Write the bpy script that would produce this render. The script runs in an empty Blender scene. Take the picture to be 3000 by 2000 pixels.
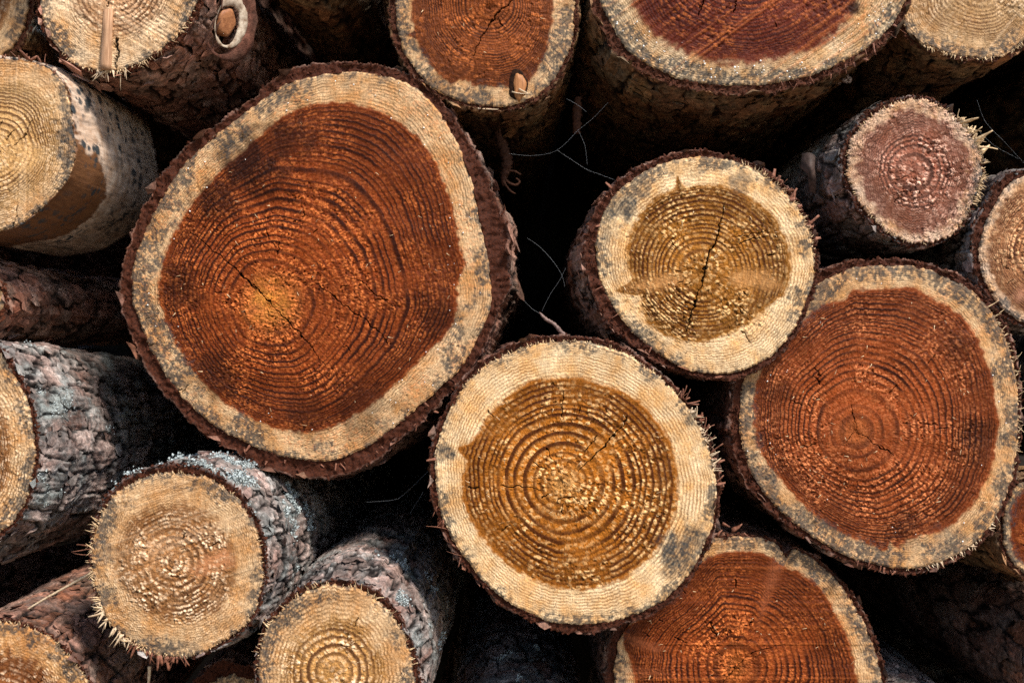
import bpy, math, random
import numpy as np
from mathutils import Vector

scene = bpy.context.scene
col = scene.collection

# ------------------------------------------------------------------ camera, sky, sun, exposure
LENS, SENSOR = 42.0, 36.0
S0 = 0.0004                         # metres per photo pixel (3000 px wide) on the plane Y = 0
CAM_D = 3000 * S0 * LENS / SENSOR   # camera stands this far in front of the cut ends
cam_d = bpy.data.cameras.new('camera')
cam_d.lens, cam_d.sensor_width = LENS, SENSOR
cam_d.clip_start, cam_d.clip_end = 0.05, 200
cam_d.dof.use_dof = True
cam_d.dof.focus_distance = CAM_D
cam_d.dof.aperture_fstop = 4.5
cam = bpy.data.objects.new('camera', cam_d)
cam.location = (0, -CAM_D, 0)
cam.rotation_euler = (math.radians(90), 0, 0)
col.objects.link(cam)
scene.camera = cam

SUN_EL, SUN_AZ = 50.0, 40.0         # azimuth: degrees to the right of straight behind the camera
wd = bpy.data.worlds.new('World')
scene.world = wd
wd.use_nodes = True
wn = wd.node_tree.nodes
wn.clear()
sky = wn.new('ShaderNodeTexSky')
sky.sky_type = 'NISHITA'
sky.sun_disc = False
sky.sun_elevation = math.radians(SUN_EL)
sky.sun_rotation = math.radians(180 - SUN_AZ)
bg = wn.new('ShaderNodeBackground')
bg.inputs['Strength'].default_value = 0.05
wo = wn.new('ShaderNodeOutputWorld')
wd.node_tree.links.new(sky.outputs[0], bg.inputs[0])
wd.node_tree.links.new(bg.outputs[0], wo.inputs[0])

sun_d = bpy.data.lights.new('sun', 'SUN')
sun_d.energy = 1.5
sun_d.angle = math.radians(12.0)
sun_d.color = (1.0, 0.95, 0.87)
sun = bpy.data.objects.new('sun', sun_d)
el, az = math.radians(SUN_EL), math.radians(SUN_AZ)
to_sun = Vector((math.sin(az) * math.cos(el), -math.cos(az) * math.cos(el), math.sin(el)))
sun.rotation_euler = to_sun.to_track_quat('Z', 'Y').to_euler()
sun.location = to_sun * 5
col.objects.link(sun)

vs = scene.view_settings
vs.view_transform = 'Standard'
vs.look = 'None'
vs.exposure = 2.25
vs.gamma = 1.0
vs.use_curve_mapping = False
scene.cycles.max_bounces = 5
scene.cycles.diffuse_bounces = 3
scene.cycles.use_denoising = False
scene.cycles.sample_clamp_indirect = 0.8
random.seed(7)
RNG = np.random.default_rng(7)

# ------------------------------------------------------------------ numpy noise
def _h(ix, iy, iz, seed):
    with np.errstate(over='ignore'):
        n = (ix.astype(np.int64).astype(np.uint32) * np.uint32(374761393)
             + iy.astype(np.int64).astype(np.uint32) * np.uint32(668265263)
             + iz.astype(np.int64).astype(np.uint32) * np.uint32(2246822519)
             + np.uint32((seed * 3266489917) & 0xffffffff))
        n = (n ^ (n >> np.uint32(15))) * np.uint32(2246822519)
        n = (n ^ (n >> np.uint32(13))) * np.uint32(3266489917)
        n = n ^ (n >> np.uint32(16))
    return n.astype(np.float64) / 4294967296.0

def n2(x, y, seed=0):
    x, y = np.broadcast_arrays(x, y)
    ix, iy = np.floor(x), np.floor(y)
    fx, fy = x - ix, y - iy
    fx, fy = fx * fx * (3 - 2 * fx), fy * fy * (3 - 2 * fy)
    z = np.zeros_like(ix)
    a, b = _h(ix, iy, z, seed), _h(ix + 1, iy, z, seed)
    c, d = _h(ix, iy + 1, z, seed), _h(ix + 1, iy + 1, z, seed)
    a = a + (b - a) * fx
    c = c + (d - c) * fx
    return (a + (c - a) * fy) * 2 - 1

def n3(x, y, z, seed=0):
    ix, iy, iz = np.floor(x), np.floor(y), np.floor(z)
    fx, fy, fz = x - ix, y - iy, z - iz
    fx, fy, fz = fx * fx * (3 - 2 * fx), fy * fy * (3 - 2 * fy), fz * fz * (3 - 2 * fz)
    r = []
    for k in (0, 1):
        a, b = _h(ix, iy, iz + k, seed), _h(ix + 1, iy, iz + k, seed)
        c, d = _h(ix, iy + 1, iz + k, seed), _h(ix + 1, iy + 1, iz + k, seed)
        a = a + (b - a) * fx
        c = c + (d - c) * fx
        r.append(a + (c - a) * fy)
    return (r[0] + (r[1] - r[0]) * fz) * 2 - 1

def f2(x, y, seed=0, o=3):
    s, a, t = 0, 1.0, 0
    for k in range(o):
        s = s + a * n2(x * 2 ** k + 17.3 * k, y * 2 ** k - 9.1 * k, seed + k)
        t += a
        a *= .5
    return s / t

def f3(x, y, z, seed=0, o=3):
    s, a, t = 0, 1.0, 0
    for k in range(o):
        s = s + a * n3(x * 2 ** k + 7.7 * k, y * 2 ** k, z * 2 ** k - 3.1 * k, seed + k)
        t += a
        a *= .5
    return s / t

def vor2(x, y, seed=0):
    x, y = np.broadcast_arrays(x, y)
    ix, iy = np.floor(x), np.floor(y)
    F1, F2, R = np.full(x.shape, 9.), np.full(x.shape, 9.), np.zeros(x.shape)
    z = np.zeros_like(ix)
    for dx in (-1, 0, 1):
        for dy in (-1, 0, 1):
            cx, cy = ix + dx, iy + dy
            d = np.hypot(cx + _h(cx, cy, z, seed) - x, cy + _h(cx, cy, z + 1, seed) - y)
            nr = d < F1
            F2 = np.where(nr, F1, np.minimum(F2, d))
            R = np.where(nr, _h(cx, cy, z + 2, seed), R)
            F1 = np.where(nr, d, F1)
    return F1, F2, R

def vor3(x, y, z, seed=0):
    ix, iy, iz = np.floor(x), np.floor(y), np.floor(z)
    F1, F2, R = np.full(x.shape, 9.), np.full(x.shape, 9.), np.zeros(x.shape)
    for dx in (-1, 0, 1):
        for dy in (-1, 0, 1):
            for dz in (-1, 0, 1):
                cx, cy, cz = ix + dx, iy + dy, iz + dz
                px = cx + .15 + .7 * _h(cx, cy, cz, seed) - x
                py = cy + .15 + .7 * _h(cx, cy, cz, seed + 91) - y
                pz = cz + .15 + .7 * _h(cx, cy, cz, seed + 57) - z
                d = np.sqrt(px * px + py * py + pz * pz)
                nr = d < F1
                F2 = np.where(nr, F1, np.minimum(F2, d))
                R = np.where(nr, _h(cx, cy, cz, seed + 33), R)
                F1 = np.where(nr, d, F1)
    return F1, F2, R

def ss(a, b, x):
    t = np.clip((x - a) / (b - a), 0, 1)
    return t * t * (3 - 2 * t)

# ------------------------------------------------------------------ geometry helpers
def mpp(Y):                 # metres per photo pixel at depth Y
    return S0 * (CAM_D + Y) / CAM_D

def at(px, py, Y):          # photo pixel -> point at depth Y
    k = mpp(Y)
    return Vector(((px - 1500) * k, Y, (1000 - py) * k))

def spline_closed(P, n):
    P = np.asarray(P, float)
    p0, p1, p2, p3 = np.roll(P, 1, 0), P, np.roll(P, -1, 0), np.roll(P, -2, 0)
    t = np.linspace(0, 1, 24, endpoint=False)[None, :, None]
    p0, p1, p2, p3 = (q[:, None, :] for q in (p0, p1, p2, p3))
    C = .5 * (2 * p1 + (p2 - p0) * t + (2 * p0 - 5 * p1 + 4 * p2 - p3) * t ** 2 + (3 * p1 - p0 - 3 * p2 + p3) * t ** 3)
    C = C.reshape(-1, 2)
    L = np.concatenate([[0], np.cumsum(np.linalg.norm(np.roll(C, -1, 0) - C, axis=1))])
    C = np.vstack([C, C[:1]])
    s = np.linspace(0, L[-1], n, endpoint=False)
    return np.stack([np.interp(s, L, C[:, 0]), np.interp(s, L, C[:, 1])], 1), L[-1]

def polar(P, c, th):        # radius of a star-shaped outline about c at angles th
    Q, _ = spline_closed(P, 1500)
    d = Q - np.asarray(c)[None]
    a = np.arctan2(d[:, 1], d[:, 0]) % (2 * math.pi)
    r = np.hypot(d[:, 0], d[:, 1])
    o = np.argsort(a)
    return np.interp(th % (2 * math.pi), a[o], r[o], period=2 * math.pi)

def seg_dist(X, Y, pts):
    D = np.full(X.shape, 1e9)
    T = np.zeros(X.shape)
    for k in range(len(pts) - 1):
        (ax, ay), (bx, by) = pts[k], pts[k + 1]
        vx, vy = bx - ax, by - ay
        t = np.clip(((X - ax) * vx + (Y - ay) * vy) / (vx * vx + vy * vy + 1e-9), 0, 1)
        d = np.hypot(X - ax - t * vx, Y - ay - t * vy)
        T = np.where(d < D, (k + t) / (len(pts) - 1), T)
        D = np.minimum(D, d)
    return D, T

def poly_in(X, Y, pts):     # signed distance, negative inside
    D, _ = seg_dist(X, Y, list(pts) + [pts[0]])
    ins = np.zeros(X.shape, bool)
    n = len(pts)
    for k in range(n):
        (ax, ay), (bx, by) = pts[k], pts[(k + 1) % n]
        if ay == by:
            continue
        c = ((ay > Y) != (by > Y)) & (X < (bx - ax) * (Y - ay) / (by - ay) + ax)
        ins ^= c
    return np.where(ins, -D, D)

def mesh_from(name, verts, faces, mat, parent=None, attrs=None, smooth=True):
    me = bpy.data.meshes.new(name)
    verts = np.asarray(verts, np.float32).reshape(-1, 3)
    me.vertices.add(len(verts))
    me.vertices.foreach_set('co', verts.ravel())
    flat, start, tot = [], [], []
    if isinstance(faces, list):
        base = 0
        for F in faces:
            F = np.asarray(F, np.int32)
            flat.append(F.ravel())
            start.append(base + np.arange(len(F)) * F.shape[1])
            tot.append(np.full(len(F), F.shape[1]))
            base += F.size
        flat, start, tot = map(np.concatenate, (flat, start, tot))
    me.loops.add(len(flat))
    me.loops.foreach_set('vertex_index', flat.astype(np.int32))
    me.polygons.add(len(start))
    me.polygons.foreach_set('loop_start', start.astype(np.int32))
    me.polygons.foreach_set('loop_total', tot.astype(np.int32))
    if smooth:
        sm = np.ones(len(start), bool)
        if smooth is not True:
            sm[smooth:] = False
        me.polygons.foreach_set('use_smooth', sm)
    for k, a in (attrs or {}).items():
        at_ = me.attributes.new(k, 'FLOAT', 'POINT')
        at_.data.foreach_set('value', np.asarray(a, np.float32).ravel())
    me.update(calc_edges=True)
    me.validate()
    me.materials.append(mat)
    o = bpy.data.objects.new(name, me)
    col.objects.link(o)
    if parent is not None:
        o.parent = parent
    return o

def grid_quads(nr, nc, off=0):      # rows x cols, columns wrap
    i = np.arange(nr - 1)[:, None] * nc
    j = np.arange(nc)[None, :]
    j2 = (j + 1) % nc
    return (np.stack([i + j, i + j2, i + nc + j2, i + nc + j], -1).reshape(-1, 4) + off)

def empty(name, loc, label, cat, group=None):
    o = bpy.data.objects.new(name, None)
    o.empty_display_size = .05
    o.location = loc
    col.objects.link(o)
    tag(o, label, cat, group)
    return o

def tag(o, label, cat, group=None):
    o['label'] = label
    o['category'] = cat
    if group:
        o['group'] = group

# ------------------------------------------------------------------ materials
class NT:
    def __init__(self, name):
        self.m = bpy.data.materials.new(name)
        self.m.use_nodes = True
        self.t = self.m.node_tree
        self.t.nodes.clear()
        self.out = self.t.nodes.new('ShaderNodeOutputMaterial')
        self.b = self.t.nodes.new('ShaderNodeBsdfPrincipled')
        self.t.links.new(self.b.outputs[0], self.out.inputs[0])
        self.tc = self.t.nodes.new('ShaderNodeTexCoord')
    def put(self, sock, v):
        if hasattr(v, 'is_output'):
            self.t.links.new(v, sock)
        elif isinstance(v, (tuple, list)):
            sock.default_value = (*v[:3], 1)
        else:
            sock.default_value = v
    def attr(self, n):
        a = self.t.nodes.new('ShaderNodeAttribute')
        a.attribute_name = n
        return a.outputs['Fac']
    def math(self, op, a, b=0.0, clamp=False):
        m = self.t.nodes.new('ShaderNodeMath')
        m.operation = op
        m.use_clamp = clamp
        self.put(m.inputs[0], a)
        self.put(m.inputs[1], b)
        return m.outputs[0]
    def mix(self, f, a, b, mode='MIX'):
        m = self.t.nodes.new('ShaderNodeMix')
        m.data_type = 'RGBA'
        m.blend_type = mode
        self.put(m.inputs[0], f)
        self.put(m.inputs[6], a)
        self.put(m.inputs[7], b)
        return m.outputs[2]
    def noise(self, scale, detail=3, rough=.55, vec=None, stretch=None):
        n = self.t.nodes.new('ShaderNodeTexNoise')
        n.inputs['Scale'].default_value = scale
        n.inputs['Detail'].default_value = detail
        n.inputs['Roughness'].default_value = rough
        v = vec or self.tc.outputs['Object']
        if stretch:
            mp = self.t.nodes.new('ShaderNodeMapping')
            mp.inputs['Scale'].default_value = stretch[:3]
            if len(stretch) > 3:
                mp.inputs['Rotation'].default_value = (0, stretch[3], 0)
            self.t.links.new(v, mp.inputs[0])
            v = mp.outputs[0]
        self.t.links.new(v, n.inputs['Vector'])
        return n.outputs['Fac']
    def ramp(self, f, stops):
        r = self.t.nodes.new('ShaderNodeValToRGB')
        e = r.color_ramp.elements
        while len(e) < len(stops):
            e.new(.5)
        for k, (p, c) in enumerate(stops):
            e[k].position = p
            e[k].color = (*c[:3], 1) if isinstance(c, (tuple, list)) else (c, c, c, 1)
        self.put(r.inputs[0], f)
        return r.outputs[0]
    def bump(self, h, strength, dist):
        b = self.t.nodes.new('ShaderNodeBump')
        b.inputs['Strength'].default_value = strength
        b.inputs['Distance'].default_value = dist
        self.put(b.inputs['Height'], h)
        self.t.links.new(b.outputs[0], self.b.inputs['Normal'])
    def finish(self, color, rough=.7, spec=.3):
        self.put(self.b.inputs['Base Color'], color)
        self.put(self.b.inputs['Roughness'], rough)
        self.put(self.b.inputs['Specular IOR Level'], spec)
        return self.m

def mul(c, k):
    return tuple(x * k for x in c)

def face_mat(name, heart, heart_late, sap, sap_late, torn, knot, core, saw=0.0, wet=.10):
    n = NT(name)
    big = n.noise(9, 3, .6)
    mid = n.noise(70, 3, .6)
    fine = n.noise(650, 2, .7)
    fib = n.noise(1.0, 3, .65, stretch=(900, 900, 60, saw))
    H = n.mix(n.math('MULTIPLY', n.ramp(big, [(.4, 0.), (.66, 1.)]), .75), heart, mul(heart, .42))
    H = n.mix(n.ramp(mid, [(.4, 0.), (.75, .5)]), H, mul(heart, 1.5))
    H = n.mix(n.math('MULTIPLY', n.attr('outer'), .8), H, mul(heart, .40))
    H = n.mix(n.attr('core'), H, core)
    H = n.mix(n.math('MULTIPLY', n.attr('late'), .95), H, heart_late)
    P = n.mix(n.ramp(n.noise(28, 4, .6), [(.40, 0.), (.60, 1.)]), sap, tuple(a * b for a, b in zip(sap, (.80, .60, .40))))
    P = n.mix(n.ramp(mid, [(.4, 0.), (.75, .7)]), P, mul(sap, .62))
    P = n.mix(n.math('MULTIPLY', n.attr('late'), .72), P, sap_late)
    c = n.mix(n.attr('heart'), P, H)
    c = n.mix(n.math('MULTIPLY', n.attr('edgeh'), .75), c, mul(heart, .8))
    c = n.mix(n.attr('knot'), c, knot)
    c = n.mix(n.math('MULTIPLY', n.attr('torn'), .85), c, torn)
    c = n.mix(1.0, c, n.ramp(fine, [(.2, .5), (.5, 1.), (.8, 1.45)]), 'MULTIPLY')
    c = n.mix(1.0, c, n.ramp(fib, [(.25, .76), (.5, 1.), (.75, 1.2)]), 'MULTIPLY')
    c = n.mix(n.attr('stain'), c, mul(heart_late, .3))
    c = n.mix(n.math('MULTIPLY', n.attr('mold'), .92), c, n.mix(mid, (.006, .0095, .0125), (.024, .034, .040)))
    c = n.mix(n.attr('crack'), c, (.006, .005, .004))
    n.bump(n.math('ADD', fine, n.math('MULTIPLY', fib, .8)), .55, .0009)
    n.b.inputs['Roughness'].default_value = .6
    return n.finish(c, n.mix(n.attr('heart'), n.ramp(fine, [(.3, .8), (.7, .55)]), n.ramp(fine, [(.3, .68), (.7, .42)])), n.mix(n.attr('heart'), (wet, wet, wet), (wet * .8, wet * .8, wet * .8)))

def bark_mat(name, plates, furrow, rim, lichen=(.33, .36, .34)):
    n = NT(name)
    cell, small = n.attr('cell'), n.attr('small')
    c = n.ramp(cell, [(k / (len(plates) - 1), p) for k, p in enumerate(plates)])
    c2 = n.ramp(small, [(k / (len(plates) - 1), p) for k, p in enumerate(plates[::-1])])
    c = n.mix(.5, c, c2)
    m = n.noise(120, 4, .65)
    big = n.noise(13, 3, .6)
    fine = n.noise(800, 2, .7)
    c = n.mix(1.0, c, n.ramp(m, [(.28, .30), (.5, .85), (.72, 1.6)]), 'MULTIPLY')
    c = n.mix(1.0, c, n.ramp(big, [(.3, .6), (.65, 1.3)]), 'MULTIPLY')
    zone = n.noise(22, 3, .6)
    c = n.mix(n.math('MULTIPLY', n.ramp(zone, [(.42, 0.), (.6, 1.)]), .8), c, n.mix(1.0, c, (.62, .86, .95), 'MULTIPLY'))
    c = n.mix(n.attr('lich'), c, n.mix(m, mul(lichen, .45), lichen))
    c = n.mix(n.attr('crack'), c, furrow)
    fibre = n.noise(1.0, 3, .65, stretch=(420, 80, 420))
    r = n.mix(n.ramp(fibre, [(.3, 0.), (.7, 1.)]), mul(rim, .35), mul(rim, 1.35))
    c = n.mix(n.attr('rim'), c, r)
    c = n.mix(1.0, c, n.ramp(fine, [(.2, .6), (.5, 1.), (.8, 1.35)]), 'MULTIPLY')
    n.bump(n.math('ADD', m, n.math('MULTIPLY', fine, .4)), .7, .0025)
    return n.finish(c, .75, .15)

def bare_mat(name):
    n = NT(name)
    m = n.noise(60, 4, .6)
    fib = n.noise(1.0, 3, .6, stretch=(300, 18, 300))
    c = n.mix(n.ramp(m, [(.35, 0.), (.7, 1.)]), (.54, .41, .31), (.33, .20, .12))
    c = n.mix(1.0, c, n.ramp(fib, [(.25, .7), (.5, 1.), (.75, 1.25)]), 'MULTIPLY')
    c = n.mix(n.ramp(n.noise(1.0, 4, .7, stretch=(90, 14, 90)), [(.5, 0.), (.72, .75)]), c, (.075, .062, .055))
    c = n.mix(n.attr('brown'), c, n.mix(fib, (.045, .016, .006), (.20, .085, .03)))
    c = n.mix(n.attr('mold'), c, (.028, .032, .034))
    n.bump(n.math('ADD', m, fib), .4, .0015)
    return n.finish(c, .6, .35)

def plain_mat(name, c1, c2, scale=200, rough=.6, spec=.3, stretch=None):
    n = NT(name)
    f = n.noise(scale, 3, .65, stretch=stretch)
    n.bump(f, .4, .001)
    return n.finish(n.ramp(f, [(.3, c1), (.7, c2)]), rough, spec)

RED = dict(heart=(.172, .031, .0046), heart_late=(.018, .003, .0009), sap=(.56, .365, .195), sap_late=(.085, .038, .011),
           torn=(.66, .185, .045), knot=(.25, .075, .03), core=(.66, .26, .045))
AMB = dict(heart=(.34, .108, .0105), heart_late=(.045, .0095, .0012), sap=(.72, .52, .30), sap_late=(.18, .075, .019),
           torn=(.80, .50, .215), knot=(.42, .20, .07), core=(.66, .36, .115))
TAN = dict(heart=(.29, .118, .036), heart_late=(.055, .015, .004), sap=(.56, .36, .19), sap_late=(.12, .050, .014),
           torn=(.88, .65, .42), knot=(.42, .17, .075), core=(.62, .39, .18))
PNK = dict(heart=(.215, .056, .030), heart_late=(.034, .008, .005), sap=(.62, .44, .30), sap_late=(.13, .06, .036),
           torn=(.88, .53, .38), knot=(.34, .15, .09), core=(.4, .2, .12))
def shade(d, **kw):
    e = dict(d)
    e.update(kw)
    return e

B_RUST = bark_mat('bark_rust', [(.10, .036, .022), (.29, .115, .062), (.16, .09, .072), (.36, .19, .135), (.13, .055, .036)],
                  (.005, .0035, .003), (.052, .0125, .0042))
B_FLAKE = bark_mat('bark_flaking', [(.16, .052, .028), (.46, .20, .13), (.22, .095, .06), (.55, .30, .22), (.18, .08, .055)],
                  (.010, .005, .003), (.07, .018, .006))
B_GREY = bark_mat('bark_grey', [(.13, .065, .048), (.31, .20, .165), (.125, .125, .115), (.56, .41, .35), (.165, .105, .09)],
                  (.006, .004, .0035), (.055, .014, .005))
B_DARK = bark_mat('bark_dark', [(.11, .050, .023), (.32, .135, .052), (.17, .105, .066), (.38, .19, .085), (.13, .068, .038)],
                  (.005, .0035, .003), (.058, .0155, .0055))
M_BARE = bare_mat('bare_wood')
M_SPL = plain_mat('splinter_wood', (.34, .21, .10), (.66, .47, .27), 400, .55, .35)
M_CHIP = plain_mat('bark_chip', (.09, .03, .016), (.25, .10, .055), 300, .65, .3)
M_PALECHIP = plain_mat('pale_chip', (.36, .23, .13), (.62, .48, .32), 300, .6, .3)
M_LICH = plain_mat('lichen', (.14, .17, .165), (.50, .54, .53), 500, .9, .1)
M_RESIN = plain_mat('resin', (.60, .57, .52), (.85, .82, .76), 120, .25, .6)
M_RING = plain_mat('healed_wood', (.16, .09, .05), (.62, .52, .40), 110, .7, .2)
M_STRIP = plain_mat('strip_bark', (.02, .008, .005), (.07, .028, .015), 300, .8, .1)
M_LUMP = plain_mat('resin_lump', (.28, .20, .18), (.52, .42, .39), 260, .4, .5)
M_WEB = plain_mat('web_silk', (.08, .084, .09), (.19, .195, .2), 900, .4, .6)
M_TWIG = plain_mat('twig_bark', (.07, .035, .028), (.22, .145, .12), 260, .7, .3)

# ------------------------------------------------------------------ log parts
G = 1.27551                         # traced on a 2352 px wide view of the 3000 px photograph
DETAIL = 1.35

def up(P):                          # traced view pixels -> photo pixels with y up
    return [(x * G, -y * G) for x, y in P]

class Log:
    pass

def make_face(L):
    """The sawn end: a fine polar sheet with rings, torn fibres, cracks and knots cut as real relief."""
    k = mpp(L.Y)
    seed = L.seed
    c = L.pith
    th0 = np.linspace(0, 2 * math.pi, 720, endpoint=False)
    Rw0 = polar(L.wood, c, th0)
    per = 2 * math.pi * Rw0.mean()
    res = L.res * DETAIL
    nth = int(per * .342 * res)
    nr = int(Rw0.max() * .342 * res)
    th = np.linspace(0, 2 * math.pi, nth, endpoint=False)
    Rw = polar(L.wood, c, th)
    Rw = Rw + L.ragged * (f2(np.cos(th) * 9, np.sin(th) * 9, seed + 5, 3) * 4 + f2(np.cos(th) * 55, np.sin(th) * 55, seed + 6, 2) * 3.5)
    Rh = polar(L.heart, c, th)
    F = np.fft.rfft(Rw)
    F[6:] = 0
    Rl = np.fft.irfft(F, nth)
    Rm = Rw.mean()
    t = (np.arange(1, nr + 1) / nr)[:, None]
    r = t * Rw[None]
    ct, st = np.cos(th)[None], np.sin(th)[None]
    X, Y = c[0] + r * ct, c[1] + r * st
    U, V = X + seed * 131.7, Y - seed * 77.3
    w = ss(.1, .95, t)
    rho = t * ((1 - w) * (Rl / Rm)[None] + w)
    wob = .65 * f2(U / 130, V / 130, seed, 2) * .016 * L.wob + f2(U / 34, V / 34, seed + 3, 2) * .0022 * L.wob
    rho = np.clip(rho + wob * ss(0, .25, t), 0, 1.2)
    px_, ph_ = zip(*L.rings)
    dens = np.linspace(0, 1.2, 400)
    pch = np.interp(dens, px_ + (1.2,), ph_ + (ph_[-1] * 1.25,))
    ker = np.ones(41) / 41
    pch = np.convolve(np.pad(pch, 20, mode='reflect', reflect_type='odd'), ker, 'valid')
    phase = np.interp(rho, dens, pch)
    rgw = np.random.default_rng(seed + 400)
    wd = rgw.uniform(1 - L.rv, 1 + L.rv, 90)
    cum = np.concatenate([[0], np.cumsum(wd)])
    cum *= 60 / cum[60]
    phase = np.interp(phase, cum, np.arange(91))
    rid = np.floor(phase)
    f = phase - rid
    zz = np.zeros_like(rid)
    amp = .66 + .34 * _h(rid, zz, zz, seed + 11)
    start = L.lw + .22 * _h(rid, zz, zz + 1, seed + 11)
    late = np.clip(1.3 * ss(start, np.maximum(.78, start + .25), f) * (1 - ss(.92, 1., f)) * amp, 0, 1) * (.4 + .6 * ss(.03, .35, rho))
    late *= .45 + .65 * ss(-.5, .35, f2(U / 75, V / 75, seed + 21, 3)) + .12 * n2(U / 8, V / 8, seed + 22)
    late = np.clip(late, 0, 1)
    # heartwood border
    dh = r - Rh[None] + f2(U / 16, V / 16, seed + 8, 3) * 9 * L.soft
    sw = 5 * L.soft
    heart = (1 - ss(-sw, sw, dh)) * L.hk
    edgeh = np.exp(-((dh + 3) / (7 * L.soft)) ** 2) * L.hk * L.border
    # torn earlywood
    sa = L.saw
    a_ = U * math.cos(sa) + V * math.sin(sa)
    b_ = -U * math.sin(sa) + V * math.cos(sa)
    qx, qy = U + 3 * n2(U / 7, V / 7, seed + 31), V + 3 * n2(U / 7, V / 7, seed + 32)
    F1, F2_, R1 = vor2(qx / L.cs, qy / (L.cs * .82), seed + 40)
    prof = np.interp(rho, *zip(*L.rough))
    patch = ss(-.3 - L.cover, .4 - L.cover, f2(U / 75, V / 75, seed + 44, 2))
    rough = prof * (.3 + .7 * patch) * (1 - .8 * late)
    crumb = (1 - np.clip(F1 * 1.25, 0, 1)) * (.25 + .75 * R1)
    grain = f2(U / 5.5, V / 5.5, seed + 50, 2)
    torn = rough * (1 - late) * ss(.38, .85, R1 + .25 * grain) * ss(.8, .35, F1)
    pit = rough * ss(.80, .99, 1 - R1 + .25 * n2(U / 9, V / 9, seed + 52)) * ss(.65, .25, F1)
    rays = n2(th[None] * nth / 7., r / 160, seed + 60)
    sawh = n2(b_ / 5.5, a_ / 420, seed + 70) * .6 + n2(b_ / 13, a_ / 700, seed + 71) * .6
    # cracks
    crack = np.zeros_like(r)
    for pts, wd_ in L.cracks:
        q = [(x * G, -y * G) for x, y in pts]
        D, T = seg_dist(X + 5 * n2(U / 16, V / 16, seed + 80) + 3 * n2(U / 5, V / 5, seed + 81), Y + 5 * n2(U / 16, V / 16, seed + 82), q)
        ww = .5 * wd_ * np.clip(np.sin(np.pi * np.clip(T, .02, .98)) ** .6, .12, 1) * (.75 + .45 * n2(U / 22, V / 22, seed + 83))
        crack = np.maximum(crack, 1 - ss(ww * .45, ww * 1.05 + .6, D))
    # many hairline radial checks
    if L.checks:
        for _ in range(L.checks // 2):
            a0 = RNG.uniform(0, 2 * math.pi)
            r0, ln = RNG.uniform(.1, .7) * Rm, RNG.uniform(10, 40)
            q = [(c[0] + q_ * math.cos(a0), c[1] + q_ * math.sin(a0)) for q_ in (r0, r0 + ln)]
            sel = (np.abs(X - (q[0][0] + q[1][0]) / 2) < 80) & (np.abs(Y - (q[0][1] + q[1][1]) / 2) < 80)
            if sel.any():
                D, T = seg_dist(X[sel] + 4 * n2(U[sel] / 9, V[sel] / 9, seed + 85), Y[sel] + 4 * n2(U[sel] / 9, V[sel] / 9, seed + 86), q)
                crack[sel] = np.maximum(crack[sel], .75 * (1 - ss(.3, 1.9, D)))
    # knots and wedges: fibre turned toward a branch
    knot = np.zeros_like(r)
    for pts, kk in L.knots:
        sd = poly_in(X + 5 * f2(U / 18, V / 18, seed + 90), Y + 5 * f2(U / 18, V / 18, seed + 91), up(pts))
        knot = np.maximum(knot, kk * (1 - ss(-24, 10, sd)) * (.75 + .3 * f2(a_ / 60, b_ / 6, seed + 92, 2)))
    stain = np.zeros_like(r)
    for (sx, sy), rad, kk in L.stains:
        d = np.hypot(X - sx * G, Y + sy * G) / (rad * G) + .55 * f2(U / 28, V / 28, seed + 95, 3)
        stain = np.maximum(stain, kk * (1 - ss(.25, 1.05, d)))
    # blue-grey mould in spots along the rim
    dist_in = Rw[None] - r
    M1, _, MR = vor2((U + 6 * grain) / 15, (V + 6 * grain) / 15, seed + 100)
    M2, _, MR2 = vor2((U + 3 * grain) / 8, (V + 3 * grain) / 8, seed + 101)
    band = np.clip(1.05 - dist_in / (.72 * L.mold_w * (1 + .35 * n2(th * 5, th * 0, seed + 3)[None])), 0, 1) ** .7
    ang, am = zip(*L.mold)
    moldk = np.clip(1.2 * np.interp(np.degrees(th) % 360, ang, am, period=360)[None], 0, 1)
    lf = ss(-.2, .4, f2(U / 60, V / 60, seed + 103, 3) * 1.1 + (moldk - .5) * .95)
    thr = 1.25 * band * lf * moldk
    cellA = n2(th[None] * nth / 9. + 2 * grain, r / 6.5, seed + 104)
    cellB = n2(th[None] * nth / 22., r / 13., seed + 105)
    iso = f2(U / 8.5, V / 8.5, seed + 106, 2)
    speck = .35 * cellA + .3 * cellB + .7 * iso + .3 * grain
    dens_ = np.clip(thr, 0, 1.15)
    edge_w = np.exp(-dist_in / 16.) * (.35 + .5 * moldk)
    wth = np.clip(1.3 * dens_ + 1.6 * edge_w, 0, 1.4)
    mold = np.clip(wth * (.42 + 1.7 * iso + .5 * cellA + .6 * rays), 0, 1) ** 1.25
    mold = np.maximum(mold, ss(.0, .20, thr * .8 - M1 * .42 * (.4 + MR)) * ss(-.35, .15, speck + .1))
    for (sx, sy), rad, kk in L.blots:
        d = np.hypot(X - sx * G, Y + sy * G) / (rad * G) + .6 * f2(U / 20, V / 20, seed + 97, 3)
        mold = np.maximum(mold, kk * 1.25 * (1 - ss(.5, 1.1, d)) * (.8 + .5 * iso))
    mold = np.clip(mold * (.8 + .25 * grain) * (1 - .3 * heart), 0, 1)
    keep = 1 - np.clip(knot, 0, 1) * .8
    h = (rough * (crumb * .42 * L.cs * L.tear + grain * 2.2) + late * .8 * (.3 + .7 * heart) * (1 - .4 * prof) + f2(U / 90, V / 90, seed + 110, 2) * 5
         + grain * .7 + sawh * L.sawk * 2.2 - pit * 5) * keep
    h = h + rays * .25 - crack * 14 - mold * .8
    h = h * ss(0, .012, t)
    late = np.clip(late * keep + knot * .25 * (.5 + .5 * sawh), 0, 1)
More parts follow.
